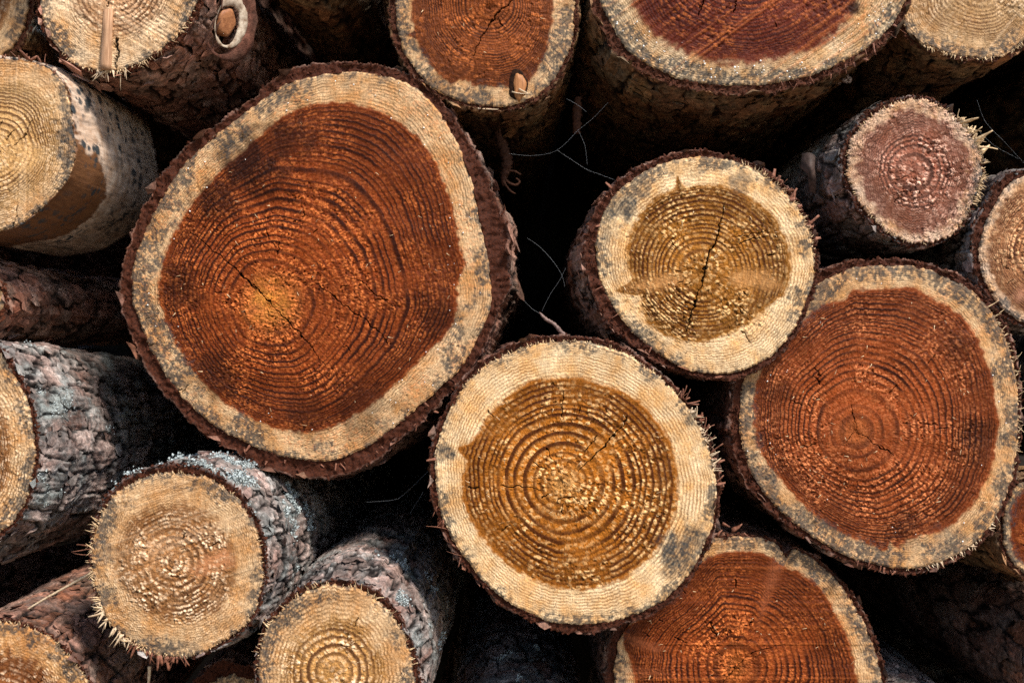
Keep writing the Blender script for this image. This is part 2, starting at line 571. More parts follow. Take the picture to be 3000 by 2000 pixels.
    torn = np.clip(torn * keep + L.sawk * .22 * ss(.35, .8, sawh), 0, 1)
    ch = np.maximum(crack, pit * .55)
    # local coordinates around the thing's base
    ox, oy = L.cen
    tx, tz = L.tilt
    x = (X - ox) * k
    z = (Y - oy) * k
    y = -h * k + x * tx + z * tz
    # rim rolls back behind the bark
    roll = ss(7, 0, dist_in) * (3 + 2 * n2(U / 8, V / 8, seed + 120)) * k
    y = y + roll
    vx = np.stack([x, y, z], -1).reshape(-1, 3)
    ctr = np.array([[(c[0] - ox) * k, (c[0] - ox) * k * tx + (c[1] - oy) * k * tz, (c[1] - oy) * k]])
    ax = L.axis
    last = vx[-nth:] * [.985, 1, .985] + np.array(ax) * .03
    V_ = np.vstack([vx, last, ctr])
    def ext(a, v=None):
        a = a.reshape(-1)
        return np.concatenate([a, a[-nth:], [a[:nth].mean()]])
    q = grid_quads(nr + 1, nth)
    ci = len(V_) - 1
    tri = np.stack([np.full(nth, ci), (np.arange(nth) + 1) % nth, np.arange(nth)], -1)
    L.face = mesh_from('cut_face', V_, [q[:, ::-1], tri], L.fmat, L.root,
              {'heart': ext(heart), 'late': ext(late), 'outer': ext(ss(.45, 1.0, r / Rh[None] + .12 * f2(U / 40, V / 40, seed + 140, 3))), 'torn': ext(torn), 'mold': ext(mold), 'crack': ext(ch),
               'knot': ext(np.clip(knot, 0, 1)), 'core': ext(np.clip(L.core * .85 * np.exp(-((rho + .05 * f2(U / 30, V / 30, seed + 130, 3)) / .10) ** 2), 0, 1)), 'stain': ext(stain), 'edgeh': ext(edgeh)})

def make_bark(L):
    """Bark coat: torn rim round the sawn end, then plates and furrows back along the stem."""
    k = mpp(L.Y)
    seed = L.seed
    P, per = spline_closed(L.wood, 2000)
    res = L.bres
    n = max(90, int(per * .342 * res))
    P, _ = spline_closed(L.wood, n)
    P = P - np.array(L.cen)[None]
    T = np.roll(P, -1, 0) - np.roll(P, 1, 0)
    ker = np.ones(9) / 9
    T = np.stack([np.convolve(np.concatenate([T[-4:, i], T[:, i], T[:4, i]]), ker, 'valid') for i in (0, 1)], 1)
    T /= np.linalg.norm(T, axis=1)[:, None]
    area = np.sum(P[:, 0] * np.roll(P[:, 1], -1) - P[:, 1] * np.roll(P[:, 0], -1))
    N = np.stack([T[:, 1], -T[:, 0]], 1) * (1 if area > 0 else -1)
    th = np.degrees(np.arctan2(P[:, 1], P[:, 0])) % 360
    ang, tk = zip(*L.bark)
    thick = np.interp(th, ang, tk, period=360)
    c_, s_ = np.cos(np.radians(th)), np.sin(np.radians(th))
    thick = thick * (1 + .28 * f2(c_ * 4, s_ * 4, seed + 200, 2)) + np.minimum(thick, 26) * (.3 * f2(c_ * 24, s_ * 24, seed + 201, 3) + .16 * f2(c_ * 110, s_ * 110, seed + 202, 2))
    thick = np.maximum(thick, 2.0)
    nrim = int(np.clip(thick.mean() * .342 * res * 1.5, 4, 26))
    rows, rim, axial = [], [], []
    rec = (3 + 5 * (.5 + .5 * f2(c_ * 30, s_ * 30, seed + 203, 2)))
    for i in range(nrim):
        f = i / (nrim - 1)
        off = -6 + (thick + 6) * f
        pts = P + N * off[:, None]
        dep = rec * (.7 + .9 * math.sin(math.pi * min(f * 1.1, 1))) + 5 * f2(pts[:, 0] / 9, pts[:, 1] / 9, seed + 205, 3) + 7 * f2(pts[:, 0] / 26, pts[:, 1] / 26, seed + 206, 2) + (14 if i == 0 else 0) + 3 * f ** 3
        rows.append((pts, dep))
        rim.append(1.0 if f < .93 else .55)
        axial.append(0)
    d, a = 3.2 / res, 0
    ends = L.length / k
    out = P + N * thick[:, None]
    while a < ends:
        a += d
        d = min(d * 1.028, 70)
        rows.append((out, rec * np.exp(-a / 30) + a))
        rim.append(max(0, .45 - a / 14))
        axial.append(a)
    nr = len(rows)
    X = np.array([p[:, 0] for p, _ in rows])
    Z = np.array([p[:, 1] for p, _ in rows])
    A = np.array([np.broadcast_to(d_, (n,)) for _, d_ in rows])
    rimm = np.array(rim)[:, None] * np.ones((1, n))
    ax_ = np.array(axial)[:, None]
    side = ss(0, 12, ax_)
    NX, NZ = np.broadcast_to(N[:, 0], X.shape), np.broadcast_to(N[:, 1], X.shape)
    so = seed * 37.7
    s1 = L.plate
    hx, hy = 9 * n3(X / 15, A / 24, Z / 15, seed + 213), 9 * n3(X / 15 + 9, A / 24, Z / 15, seed + 214)
    wx, wy, wz = (X + hx + so + 12 * n3(X / 40, A / 60, Z / 40, seed + 210), A + 26 * n3(X / 45 + 3, A / 70, Z / 45, seed + 211), Z + hy + 12 * n3(X / 40, A / 60, Z / 40 + 5, seed + 212))
    F1, F2_, R1 = vor3(wx / s1, wy / (s1 * 2.9), wz / s1, seed + 220)
    e1 = F2_ - F1
    tn = f3(wx / 46, wy / 105, wz / 46, seed + 221, 3) * 5.5 + R1 * 3
    lvl = np.floor(tn)
    tf = tn - lvl
    R2 = _h(lvl, np.floor(R1 * 997), np.zeros_like(lvl), seed + 222)
    crk = 1 - ss(.01, .07 + .09 * (1 + f3(X / 90, A / 130, Z / 90, seed + 225, 2)), e1 + .06 * n3(X / 9, A / 9, Z / 9, seed + 222))
    crk2 = ss(.80, .97, tf + .10 * n3(X / 6, A / 6, Z / 6, seed + 223))
    if not L.has_bark:
        crk, crk2 = crk * 0, crk2 * 0
    flake = R1 * 7 + (lvl + ss(.82, 1, tf)) * 1.5
    disp = side * L.brough * (flake - crk * 8 - crk2 * 2.5 + 5 * n3(X / 120, A / 200, Z / 120, seed + 230) + 1.1 * n3(X / 7, A / 7, Z / 7, seed + 231) - 4)
    disp = disp + side * np.interp(th, *zip(*L.bulge), period=360)[None] * ss(0, 160, ax_)
    taper = 1 + L.taper * ax_ / 1000.
    X2, Z2 = X * taper + NX * disp, Z * taper + NZ * disp
    ax = np.array(L.axis)
    tx, tz = L.tilt
    x = X2 * k + A * k * ax[0]
    z = Z2 * k + A * k * ax[2]
    y = A * k * ax[1] + (X * tx + Z * tz) * k * np.exp(-ax_ / 200)
    upn = NZ
    lich = ss(.05, .45, f3(X / 60, A / 80, Z / 60, seed + 240, 3) - .55 + L.lichen * (1.0 + .3 * upn)) * (1 - rimm) * (.5 + .5 * R2)
    if not L.has_bark:
        sp1, _, sr1 = vor3(X / 27, A / 27, Z / 27, seed + 250)
        sp2, _, sr2 = vor3(X / 15, A / 15, Z / 15, seed + 251)
        pt = ss(-.6, .1, f3(X / 70, A / 90, Z / 70, seed + 252, 2) + .25 * NZ)
        spots = np.maximum(ss(.0, .16, .44 * sr1 - sp1 + .20), .85 * ss(0, .14, .4 * sr2 - sp2 + .02)) * pt * (1 - ss(.3, .9, np.broadcast_to(A, X.shape) / 1400))
        brown = ss(8, -14, A - 300 * ss(75, -150, Z + 0 * A) + 60 * f3(X / 55, A / 55, Z / 55, seed + 253, 4) + 16 * n3(X / 7, A / 40, Z / 7, seed + 254))
        L.extra = {'mold': spots, 'brown': brown}
    else:
        L.extra = {}
    base = np.stack([x, y, z], -1)
    V_ = base.reshape(-1, 3)
    endc = np.array([[ends * k * ax[0], ends * k * ax[1], ends * k * ax[2]]])
    V_ = np.vstack([V_, endc])
    q = grid_quads(nr, n)
    li = (nr - 1) * n
    tri = np.stack([np.full(n, len(V_) - 1), li + np.arange(n), li + (np.arange(n) + 1) % n], -1)
    if area < 0:
        q, tri = q[:, ::-1], tri[:, ::-1]
    faces = [q[:, ::-1], tri[:, ::-1]]
    def e(a):
        return np.concatenate([np.broadcast_to(a, X.shape).reshape(-1), [0]])
    crk_a = np.clip(np.maximum(crk, crk2 * .55), 0, 1) * (1 - rimm)
    rp, _, rr = vor3(X / 10, A / 10, Z / 10, seed + 260)
    crk_a = np.maximum(crk_a, rimm * .9 * ss(.55, .95, rr + .3 * n3(X / 14, A / 14, Z / 14, seed + 261)))
    attrs = {'rim': e(rimm), 'crack': e(crk_a), 'cell': e(R1), 'small': e(R2), 'lich': e(np.clip(lich, 0, 1))}
    for k_, a_ in L.extra.items():
        attrs[k_] = e(a_)
    # lifted flakes along the coat and crumbs on the torn rim
    nf = int(L.flakes * per / 1000)
    if nf and L.has_bark:
        rg = np.random.default_rng(seed)
        axl = np.array(axial)
        side_rows = np.where((axl > 4) & (axl < 700))[0]
        w_ = np.gradient(axl.astype(float))[side_rows] * np.exp(-axl[side_rows] / 330)
        ri = np.concatenate([rg.choice(side_rows, nf, p=w_ / w_.sum()), rg.integers(max(1, nrim // 4), nrim + 1, 2 * nf)])
        on_rim = np.arange(len(ri)) >= nf
        ci = rg.integers(0, n, len(ri))
        cen = base[ri, ci]
        nn = np.stack([N[ci, 0], np.zeros(len(ri)), N[ci, 1]], -1)
        aa = np.broadcast_to(ax, nn.shape).copy()
        nn[on_rim] = nn[on_rim] * rg.uniform(-.6, 1, (on_rim.sum(), 1)) + np.array([0, -1, 0]) * rg.uniform(.1, 1, (on_rim.sum(), 1))
        aa[on_rim] = rg.normal(0, 1, (on_rim.sum(), 3))
        nn += rg.normal(0, 1, nn.shape) * np.where(on_rim, .3, .13)[:, None]
        nn /= np.linalg.norm(nn, axis=1)[:, None]
        aa += rg.normal(0, .25, aa.shape)
        aa -= nn * np.sum(aa * nn, 1)[:, None]
        aa /= np.linalg.norm(aa, axis=1)[:, None]
        bb = np.cross(nn, aa)
        sz = np.where(on_rim, rg.uniform(2.0, 7.5, len(ri)), rg.uniform(7, 30, len(ri)) * L.plate / 60) * k
        m7 = 7
        pa = np.linspace(0, 2 * math.pi, m7, endpoint=False)[None] + rg.uniform(-.3, .3, (len(ri), m7))
        pr = rg.uniform(.45, 1.15, (len(ri), m7)) * sz[:, None]
        lift = rg.uniform(-.06, .12, (len(ri), m7)) * sz[:, None]
        rimv = cen[:, None] + aa[:, None] * (pr * np.cos(pa) * 1.5)[..., None] + bb[:, None] * (pr * np.sin(pa) * .8)[..., None] + nn[:, None] * (lift + .0006)[..., None]
        mid = cen + nn * (sz * .07 + .0006)[:, None]
        low = cen - nn * (sz * .3)[:, None]
        fl = np.concatenate([rimv, mid[:, None], low[:, None]], 1)
        o0 = len(V_)
        b0 = o0 + np.arange(len(ri)) * (m7 + 2)
        tr = []
        for q_ in range(m7):
            q2 = (q_ + 1) % m7
            tr.append(np.stack([b0 + q_, b0 + q2, b0 + m7], -1))
            tr.append(np.stack([b0 + q2, b0 + q_, b0 + m7 + 1], -1))
        V_ = np.vstack([V_, fl.reshape(-1, 3)])
        faces.append(np.concatenate(tr))
        rep_ = lambda a: np.repeat(a, m7 + 2)
        fa = {'rim': rep_(on_rim * 1.0), 'crack': rep_((rg.uniform(0, 1, len(ri)) ** 3) * .5), 'cell': rep_(R1[ri, ci]),
              'small': rep_(np.clip(R2[ri, ci] + rg.normal(0, .12, len(ri)), 0, 1)), 'lich': rep_(np.clip(lich[ri, ci], 0, 1) * (1 - on_rim))}
        for k_ in attrs:
            attrs[k_] = np.concatenate([attrs[k_], fa.get(k_, np.zeros(len(ri) * (m7 + 2)))])
    L.barko = mesh_from('bark' if L.has_bark else 'bare_stem', V_, faces, L.bmat, L.root, attrs, smooth=len(q) + len(tri))
    L.bv, L.blich, L.baxial, L.bN, L.bP, L.bthick = base, lich, np.array(axial), N, P, thick

DEF = dict(Y=0.0, res=1.0, bres=.8, ragged=1.0, wob=1.0, rings=((0, 0), (.5, 11), (.8, 23), (1, 38)),
           rough=((0, 1), (.6, .7), (.8, .35), (1, .15)), soft=1.0, hk=1.0, border=1.0, saw=.6, sawk=.15, tear=1.0,
           cracks=(), checks=10, knots=(), stains=(), blots=(), lw=.2, core=0.0, cs=12, rv=.28, cover=0.0, mold_w=75, mold=((0, .5), (180, .5)), tilt=(0, 0),
           vp=(1540, 1040), length=1.5, bark=((0, 22),), plate=66, brough=1.0, bulge=((0, 0),), taper=0.0, lichen=.0, flakes=170,
           bmat=B_RUST, has_bark=True)
LOGS = {}

def log(key, label, wood, heart, pith, pal, **kw):
    L = Log()
    for a, b in {**DEF, **kw}.items():
        setattr(L, a, b)
    L.key = key
    L.seed = len(LOGS) * 13 + 5
    L.wood = up(wood)
    L.pith = up([pith])[0]
    if isinstance(heart, (int, float)):
        L.heart = [(L.pith[0] + (x - L.pith[0]) * heart, L.pith[1] + (y - L.pith[1]) * heart) for x, y in L.wood]
    else:
        L.heart = up(heart)
    W = np.array(L.wood)
    L.cen = ((W[:, 0].min() + W[:, 0].max()) / 2, (W[:, 1].min() + W[:, 1].max()) / 2)
    L.fmat = face_mat('sawn_' + key, saw=L.saw, **pal)
    vx, vy = L.vp
    ax = Vector(((vx - 1500) * S0 / CAM_D, 1, (1000 - vy) * S0 / CAM_D)).normalized()
    L.axis = tuple(ax)
    L.root = empty('log', at(L.cen[0], -L.cen[1], L.Y), label, 'log', 'logs stacked in the pile')
    make_face(L)
    make_bark(L)
    LOGS[key] = L
    return L

def ring_pts(cx, cy, r, n=14, sq=1.0, jit=.04, seed=0):
    q = np.random.default_rng(seed)
    return [(cx + r * (1 + q.uniform(-jit, jit)) * math.cos(a), cy + sq * r * (1 + q.uniform(-jit, jit)) * math.sin(a))
            for a in np.linspace(0, 2 * math.pi, n, endpoint=False)]

# ------------------------------------------------------------------ ground, and an added dark screen behind the pile
n = NT('soil')
f = n.noise(6, 5, .6)
n.bump(f, .6, .05)
SOIL = n.finish(n.ramp(f, [(.3, (.14, .11, .08)), (.7, (.28, .22, .16))]), .95, .1)
gx, gy = np.meshgrid(np.linspace(-7, 7, 120), np.linspace(-6, 8, 120))
gz = -1.25 + f2(gx * 1.3, gy * 1.3, 3, 3) * .05 - ss(.75, 1.6, gy) * .1
gv = np.stack([gx, gy, gz], -1).reshape(-1, 3)
ii = (np.arange(119)[:, None] * 120 + np.arange(119)[None]).reshape(-1)
gr = mesh_from('ground', gv, [np.stack([ii, ii + 1, ii + 121, ii + 120], -1)], SOIL)
gr['kind'] = 'structure'
n = NT('gap_screen_black')
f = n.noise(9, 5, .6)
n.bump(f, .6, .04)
GAP_BLACK = n.finish(n.ramp(f, [(.3, (.010, .0085, .0075)), (.7, (.028, .022, .018))]), .95, .05)  # near-black colour so the gaps between logs read as deep shade
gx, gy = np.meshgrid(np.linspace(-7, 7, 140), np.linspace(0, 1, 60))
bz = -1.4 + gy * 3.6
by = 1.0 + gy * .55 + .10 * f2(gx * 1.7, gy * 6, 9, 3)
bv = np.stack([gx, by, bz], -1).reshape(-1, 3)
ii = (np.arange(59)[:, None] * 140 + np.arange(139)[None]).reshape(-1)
bk = mesh_from('added_gap_screen', bv, [np.stack([ii, ii + 1, ii + 141, ii + 140], -1)], GAP_BLACK)  # added sheet: shuts out sky and stray light behind the gaps
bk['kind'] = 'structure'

# ------------------------------------------------------------------ the logs
log('big_red', 'largest log in the pile, broad red-brown heart, long diagonal crack through its off-centre pith',
    [(820,165),(900,178),(960,205),(1010,260),(1050,330),(1085,420),(1105,520),(1125,620),(1125,700),(1100,770),(1060,840),(1000,900),(930,960),(860,1015),(790,1050),(720,1058),(640,1045),(560,1015),(490,975),(430,925),(385,870),(350,810),(320,740),(303,680),(305,620),(320,560),(345,500),(380,440),(420,380),(470,330),(530,285),(590,240),(650,195),(720,175),(770,167)],
    [(740,237),(830,245),(890,265),(940,300),(985,350),(1015,410),(1035,470),(1050,540),(1066,610),(1050,650),(1045,720),(1020,770),(970,820),(920,870),(860,920),(790,965),(720,990),(650,985),(590,965),(530,930),(470,880),(430,830),(395,770),(370,700),(370,640),(385,570),(410,520),(450,460),(500,400),(560,350),(600,310),(650,270)],
    (620,697), RED, core=1.0, lw=.36, cs=7.5, rv=.5, Y=0.05, rings=((0,0),(.25,4.5),(.5,10),(.75,19),(.87,28),(1,42)),
    rough=((0,1),(.45,.8),(.7,.5),(.85,.35),(.9,.5),(1,.35)), tear=.8,
    cracks=[([(440,535),(520,600),(575,650),(622,697),(670,745),(715,800),(745,838)],4.5), ([(735,655),(800,705),(850,745),(900,790)],2.2), ([(820,640),(905,705)],1.6)],
    knots=[([(555,720),(580,690),(615,690),(640,715),(610,730)],.5)],
    stains=[((575,375),110,.8),((660,320),85,.65),((500,450),75,.65),((490,860),85,.6),((415,660),75,.55),((840,935),95,.5),((1000,720),70,.5),((700,960),70,.45)], checks=26,
    mold_w=105, mold=((0,.6),(30,.35),(60,.25),(90,.5),(120,.6),(150,.85),(180,1),(215,.9),(250,.7),(290,.5),(330,.35)),
    bark=((0,62),(12,66),(25,52),(45,32),(70,27),(95,32),(108,24),(120,22),(150,34),(185,40),(215,36),(240,36),(265,46),(295,42),(325,30),(342,26),(348,30),(354,66)), flakes=60, plate=84, bulge=((0,10),(40,15),(90,0),(250,10)), saw=.2, vp=(1560,1090))

log('amber_front', 'evenly ringed amber log in front, with pale rim and a split toward upper right',
    [(1290,783),(1370,790),(1440,815),(1500,855),(1550,900),(1600,965),(1630,1040),(1645,1110),(1640,1190),(1620,1250),(1580,1320),(1520,1380),(1450,1415),(1370,1432),(1290,1432),(1220,1410),(1150,1370),(1090,1310),(1040,1240),(1010,1170),(1000,1100),(1003,1030),(1020,970),(1050,910),(1090,860),(1150,820),(1220,793)],
    [(1260,870),(1330,870),(1400,890),(1460,920),(1510,970),(1540,1020),(1555,1090),(1553,1150),(1535,1210),(1505,1265),(1450,1315),(1380,1345),(1300,1350),(1230,1330),(1160,1290),(1105,1230),(1072,1170),(1062,1100),(1072,1060),(1052,1030),(1085,1012),(1120,960),(1170,910),(1210,880)],
    (1295,1108), AMB, core=.6, cover=.04, Y=-0.03, rings=((0,0),(.2,3.5),(.5,8.5),(.72,14),(.79,16.5),(1,28)),
    rough=((0,1),(.5,1),(.72,.75),(.78,.25),(.85,.1),(1,.1)), tear=1.15,
    cracks=[([(1442,958),(1400,1010),(1360,1050),(1325,1085)],5), ([(1150,1114),(1195,1116),(1242,1124)],4), ([(1293,898),(1291,930),(1293,966)],2.5), ([(1275,1150),(1300,1140),(1330,1150)],2)],
    blots=[((1556,1272),58,1.0),((1600,1235),36,.9),((1025,1040),22,.9),((1590,960),24,.8),((1575,930),16,.7)], checks=22,
    mold_w=60, mold=((0,.55),(40,.4),(90,.3),(130,.3),(180,.5),(230,.3),(270,.4),(320,.6)), saw=1.1, sawk=.12,
    bark=((0,13),(40,8),(70,14),(110,18),(150,14),(190,15),(230,14),(260,20),(275,24),(310,16),(340,10)), plate=62)

log('amber_split', 'amber log with a dark vertical split and two pale knot wedges beside its pith',
    [(1630,360),(1700,375),(1760,405),(1810,450),(1850,510),(1868,570),(1870,630),(1850,700),(1815,770),(1760,825),(1700,852),(1630,858),(1560,840),(1490,795),(1430,735),(1390,670),(1370,600),(1370,540),(1390,480),(1430,430),(1490,390),(1560,365)],
    [(1630,425),(1572,428),(1556,402),(1546,436),(1500,460),(1455,520),(1440,590),(1456,640),(1416,668),(1470,682),(1482,730),(1530,770),(1590,785),(1650,775),(1710,745),(1770,700),(1808,660),(1815,600),(1800,540),(1770,490),(1720,455),(1680,435)],
    (1612,625), shade(AMB, heart=(.28,.105,.0135)), cover=.04, Y=.015, rings=((0,0),(.3,4),(.7,14),(.76,17),(1,27)),
    rough=((0,1),(.6,1),(.72,.7),(.8,.25),(1,.2)), tear=1.25,
    cracks=[([(1668,462),(1645,545),(1625,600),(1610,655),(1596,700),(1575,765)],7), ([(1700,560),(1745,545)],2.5), ([(1690,545),(1760,530)],1.5)],
    knots=[([(1425,665),(1470,640),(1530,622),(1600,630),(1560,655),(1500,672)],.85), ([(1660,640),(1710,610),(1770,620),(1805,662),(1760,668),(1700,665)],.8)],
    blots=[((1430,470),46,.95),((1470,430),30,.8),((1395,540),26,.6),((1700,420),30,.7)], checks=14,
    mold_w=70, mold=((0,.6),(50,.6),(100,.55),(140,.8),(180,.5),(240,.4),(300,.4)), saw=1.4, sawk=.2,
    bark=((0,12),(40,16),(80,16),(120,20),(150,26),(180,34),(210,38),(250,18),(280,16),(330,12)), bulge=((0,0),(150,8),(190,34),(230,20),(270,0)), plate=60)

log('red_round', 'round red-brown log with grey mouldy rim, touching the amber log with vertical split',
    [(2010,610),(2080,610),(2150,625),(2220,660),(2280,720),(2315,790),(2335,870),(2340,960),(2335,1050),(2315,1130),(2280,1200),(2230,1255),(2160,1290),(2080,1305),(2010,1295),(1940,1275),(1870,1235),(1800,1180),(1745,1120),(1712,1050),(1700,980),(1703,900),(1715,840),(1740,790),(1790,740),(1840,690),(1890,645),(1950,618)],
    [(2020,665),(2090,660),(2150,690),(2210,730),(2245,780),(2262,830),(2280,870),(2283,920),(2292,970),(2285,1040),(2260,1110),(2220,1170),(2160,1218),(2100,1232),(2060,1255),(2045,1242),(2030,1262),(1990,1245),(1930,1220),(1870,1180),(1810,1120),(1760,1060),(1735,990),(1733,920),(1745,860),(1770,810),(1830,750),(1890,700),(1940,690),(1960,668)],
    (1968,990), shade(RED, core=(.38,.11,.028), heart=(.205,.041,.008), torn=(.72,.24,.085)), core=.6, lw=.34, cs=7.5, rv=.5, Y=.04, rings=((0,0),(.3,3),(.6,9.5),(.85,22),(1,36)),
    rough=((0,.55),(.3,.7),(.6,.8),(.85,.35),(1,.3)), tear=.9, wob=1.5,
    cracks=[([(1968,990),(2010,1020),(2055,1045)],2.5), ([(1965,990),(1935,1020)],2), ([(1955,930),(1968,985)],2)],
    stains=[((2235,1010),70,.5),((2200,800),55,.4),((2080,1215),60,.45),((1790,900),50,.4)], blots=[((1765,1110),32,.9),((1870,690),30,.7),((2180,1265),60,.6)], checks=22,
    mold_w=85, mold=((0,.7),(40,.8),(70,.6),(110,.75),(150,.55),(200,.8),(240,.85),(280,.75),(320,.85)), saw=.5, sawk=.2,
    bark=((0,10),(60,18),(100,24),(125,34),(150,16),(180,28),(210,26),(250,10),(280,18),(320,14)), plate=60)

log('red_low', 'red-brown log at the bottom edge, partly behind the amber front log',
    [(1640,1238),(1720,1233),(1775,1243),(1808,1275),(1830,1262),(1900,1310),(1950,1370),(1990,1440),(2015,1510),(2025,1568),(2020,1650),(1980,1740),(1900,1810),(1800,1850),(1700,1860),(1590,1830),(1500,1770),(1440,1690),(1415,1600),(1413,1520),(1425,1465),(1470,1400),(1530,1350),(1590,1290),(1615,1255)],
    [(1620,1285),(1700,1266),(1760,1275),(1800,1300),(1870,1335),(1910,1390),(1940,1450),(1960,1520),(1965,1600),(1940,1680),(1870,1740),(1780,1780),(1690,1785),(1600,1750),(1520,1690),(1475,1620),(1455,1550),(1432,1450),(1490,1410),(1560,1340)],
    (1690,1530), shade(RED, heart=(.175,.034,.006)), lw=.3, core=.15, cs=7.5, rv=.5, Y=.06, rings=((0,0),(.3,3.5),(.6,11),(.85,21),(1,32)),
    rough=((0,1),(.3,1),(.55,.45),(.85,.25),(1,.2)), tear=.9, wob=1.5,
    cracks=[([(1690,1530),(1730,1495),(1800,1478)],3), ([(1690,1530),(1660,1570)],4)],
    knots=[([(1770,1280),(1815,1285),(1790,1330),(1760,1400),(1735,1450),(1745,1380)],.6), ([(1425,1450),(1470,1462),(1540,1490),(1500,1500),(1450,1480)],.8), ([(1425,1530),(1500,1530),(1560,1545),(1500,1555),(1430,1560)],.5)],
    mold_w=70, mold=((0,.75),(50,.55),(90,.7),(130,.4),(180,.5),(270,.4)), saw=0.0, sawk=.55, checks=22,
    bark=((0,14),(40,12),(80,5),(120,8),(170,26),(200,26),(270,20)), plate=60)

log('top_red', 'mid-sized red-brown log at the top edge with a loose knot in its pale rim',
    [(908,0),(912,60),(925,110),(950,155),(990,200),(1040,225),(1100,240),(1170,243),(1230,222),(1270,185),(1300,130),(1317,70),(1320,0),(1310,-90),(1270,-170),(1200,-220),(1110,-240),(1020,-215),(950,-150),(915,-80)],
    [(950,-20),(946,40),(950,70),(935,82),(955,95),(980,140),(1020,185),(1045,190),(1058,182),(1080,186),(1090,200),(1140,198),(1165,202),(1195,205),(1240,150),(1262,90),(1270,30),(1270,-40),(1230,-120),(1150,-170),(1060,-165),(985,-110)],
    (1125,10), shade(RED, heart=(.20,.048,.010)), Y=0.05, rings=((0,0),(.3,6),(.7,22),(1,42)),
    rough=((0,.8),(.5,.7),(.8,.3),(1,.15)), tear=.7, border=.35,
    cracks=[([(1195,-20),(1140,35),(1105,85),(1085,130)],4)], blots=[((1005,190),24,.5)],
    stains=[((1180,178),14,.6)], mold_w=85, mold=((0,.4),(90,.5),(180,.75),(230,.8),(270,.6),(300,.7),(330,.75)), saw=.8,
    bark=((0,10),(180,22),(215,20),(240,12),(300,12),(340,12)), bmat=B_DARK, vp=(1480,1060))

log('top_big', 'large dark red log at the top edge, bottom rim beaded with resin',
    [(1378,0),(1395,40),(1420,85),(1460,130),(1510,160),(1570,182),(1640,194),(1720,197),(1800,188),(1870,170),(1940,140),(2000,105),(2050,55),(2080,0),(2090,-80),(2070,-190),(2000,-300),(1900,-380),(1760,-420),(1620,-400),(1500,-330),(1420,-230),(1380,-120)],
    [(1460,0),(1480,50),(1520,85),(1580,120),(1650,140),(1730,140),(1810,125),(1880,100),(1930,60),(1960,10),(1975,-60),(1950,-160),(1890,-250),(1790,-310),(1690,-310),(1580,-260),(1500,-170),(1460,-80)],
    (1710,-110), shade(RED, heart=(.125,.020,.0075), heart_late=(.035,.006,.004), sap=(.58,.42,.25)), Y=0.04, rings=((0,0),(.4,9),(.7,19),(1,40)),
    rough=((0,.5),(.5,.35),(.8,.5),(.9,.3),(1,.2)), tear=.8, soft=2.2,
    cracks=[([(1640,-60),(1600,40)],3), ([(1690,0),(1685,30)],2)], stains=[((1960,20),22,.9)],
    mold_w=80, mold=((0,.5),(200,.5),(225,.75),(260,.7),(300,.4)), saw=.62, sawk=1.0,
    bark=((0,12),(180,22),(215,30),(240,26),(270,22),(300,24),(330,24)), plate=84, bulge=((180,10),(225,30),(270,16),(320,0)), bmat=B_DARK, checks=8)

log('top_tan', 'tan log at the upper right corner, a spotted grey edge above its shaded bark',
    [(2070,20),(2085,75),(2120,102),(2180,124),(2240,134),(2300,128),(2352,95),(2420,20),(2450,-60),(2440,-160),(2380,-240),(2280,-270),(2170,-240),(2090,-160),(2065,-60)],
    .8, (2255,-50), shade(TAN, heart=(.40,.235,.10)), Y=0.07, rings=((0,0),(.4,6),(.7,13),(1,26)), rough=((0,.7),(.7,.4),(1,.5)), soft=4, border=.3,
    hk=.7, mold_w=60, mold=((0,.4),(220,.6),(270,.9),(310,.6)), saw=.9, sawk=.6, bark=((0,6),(200,10),(270,8),(320,12)), bmat=B_DARK, plate=76, vp=(1560,1000))

log('small_rough', 'small rough pinkish log, its upper right edge frayed into splinters',
    [(2095,228),(2150,240),(2200,275),(2235,320),(2255,370),(2252,420),(2235,470),(2210,515),(2165,548),(2110,558),(2060,545),(2010,505),(1970,455),(1948,405),(1948,355),(1965,310),(2000,270),(2045,240)],
    .86, (2100,395), PNK, Y=.07, rings=((0,0),(.4,3),(.6,7),(1,18)), rough=((0,1.25),(.5,1.25),(.65,.5),(.85,.6),(1,1)), tear=1.6, soft=3, border=.2, hk=.9,
    mold_w=40, mold=((0,.7),(330,.6),(20,.55),(90,.1),(180,.1),(270,.1)), saw=1.0, ragged=2.2, checks=4, sawk=0,
    bark=((0,3),(60,8),(100,12),(130,16),(180,16),(220,16),(270,10),(320,4)), bulge=((0,0),(130,10),(180,26),(225,16),(270,0)), bmat=B_GREY, plate=50, vp=(1500,1040))

log('right_edge', 'brown log at the right edge, between the small pinkish log and round red one',
    [(2380,398),(2325,418),(2285,470),(2258,535),(2250,590),(2262,640),(2290,690),(2330,728),(2370,745),(2420,750),(2500,710),(2540,630),(2540,530),(2500,440),(2430,400)],
    .87, (2390,575), shade(PNK, heart=(.36,.15,.06), torn=(.74,.44,.22)), Y=.06, rings=((0,0),(.5,6),(1,22)), rough=((0,1),(.6,.8),(1,.4)), border=.2, soft=2,
    knots=[([(2325,680),(2340,662),(2360,655),(2365,690),(2335,695)],.8)], mold_w=45, mold=((0,.4),(180,.3),(230,.6)), saw=1.5, sawk=.4,
    bark=((0,10),(90,18),(130,30),(170,24),(230,14)), bmat=B_GREY, plate=62, lichen=.2, vp=(1500,980))

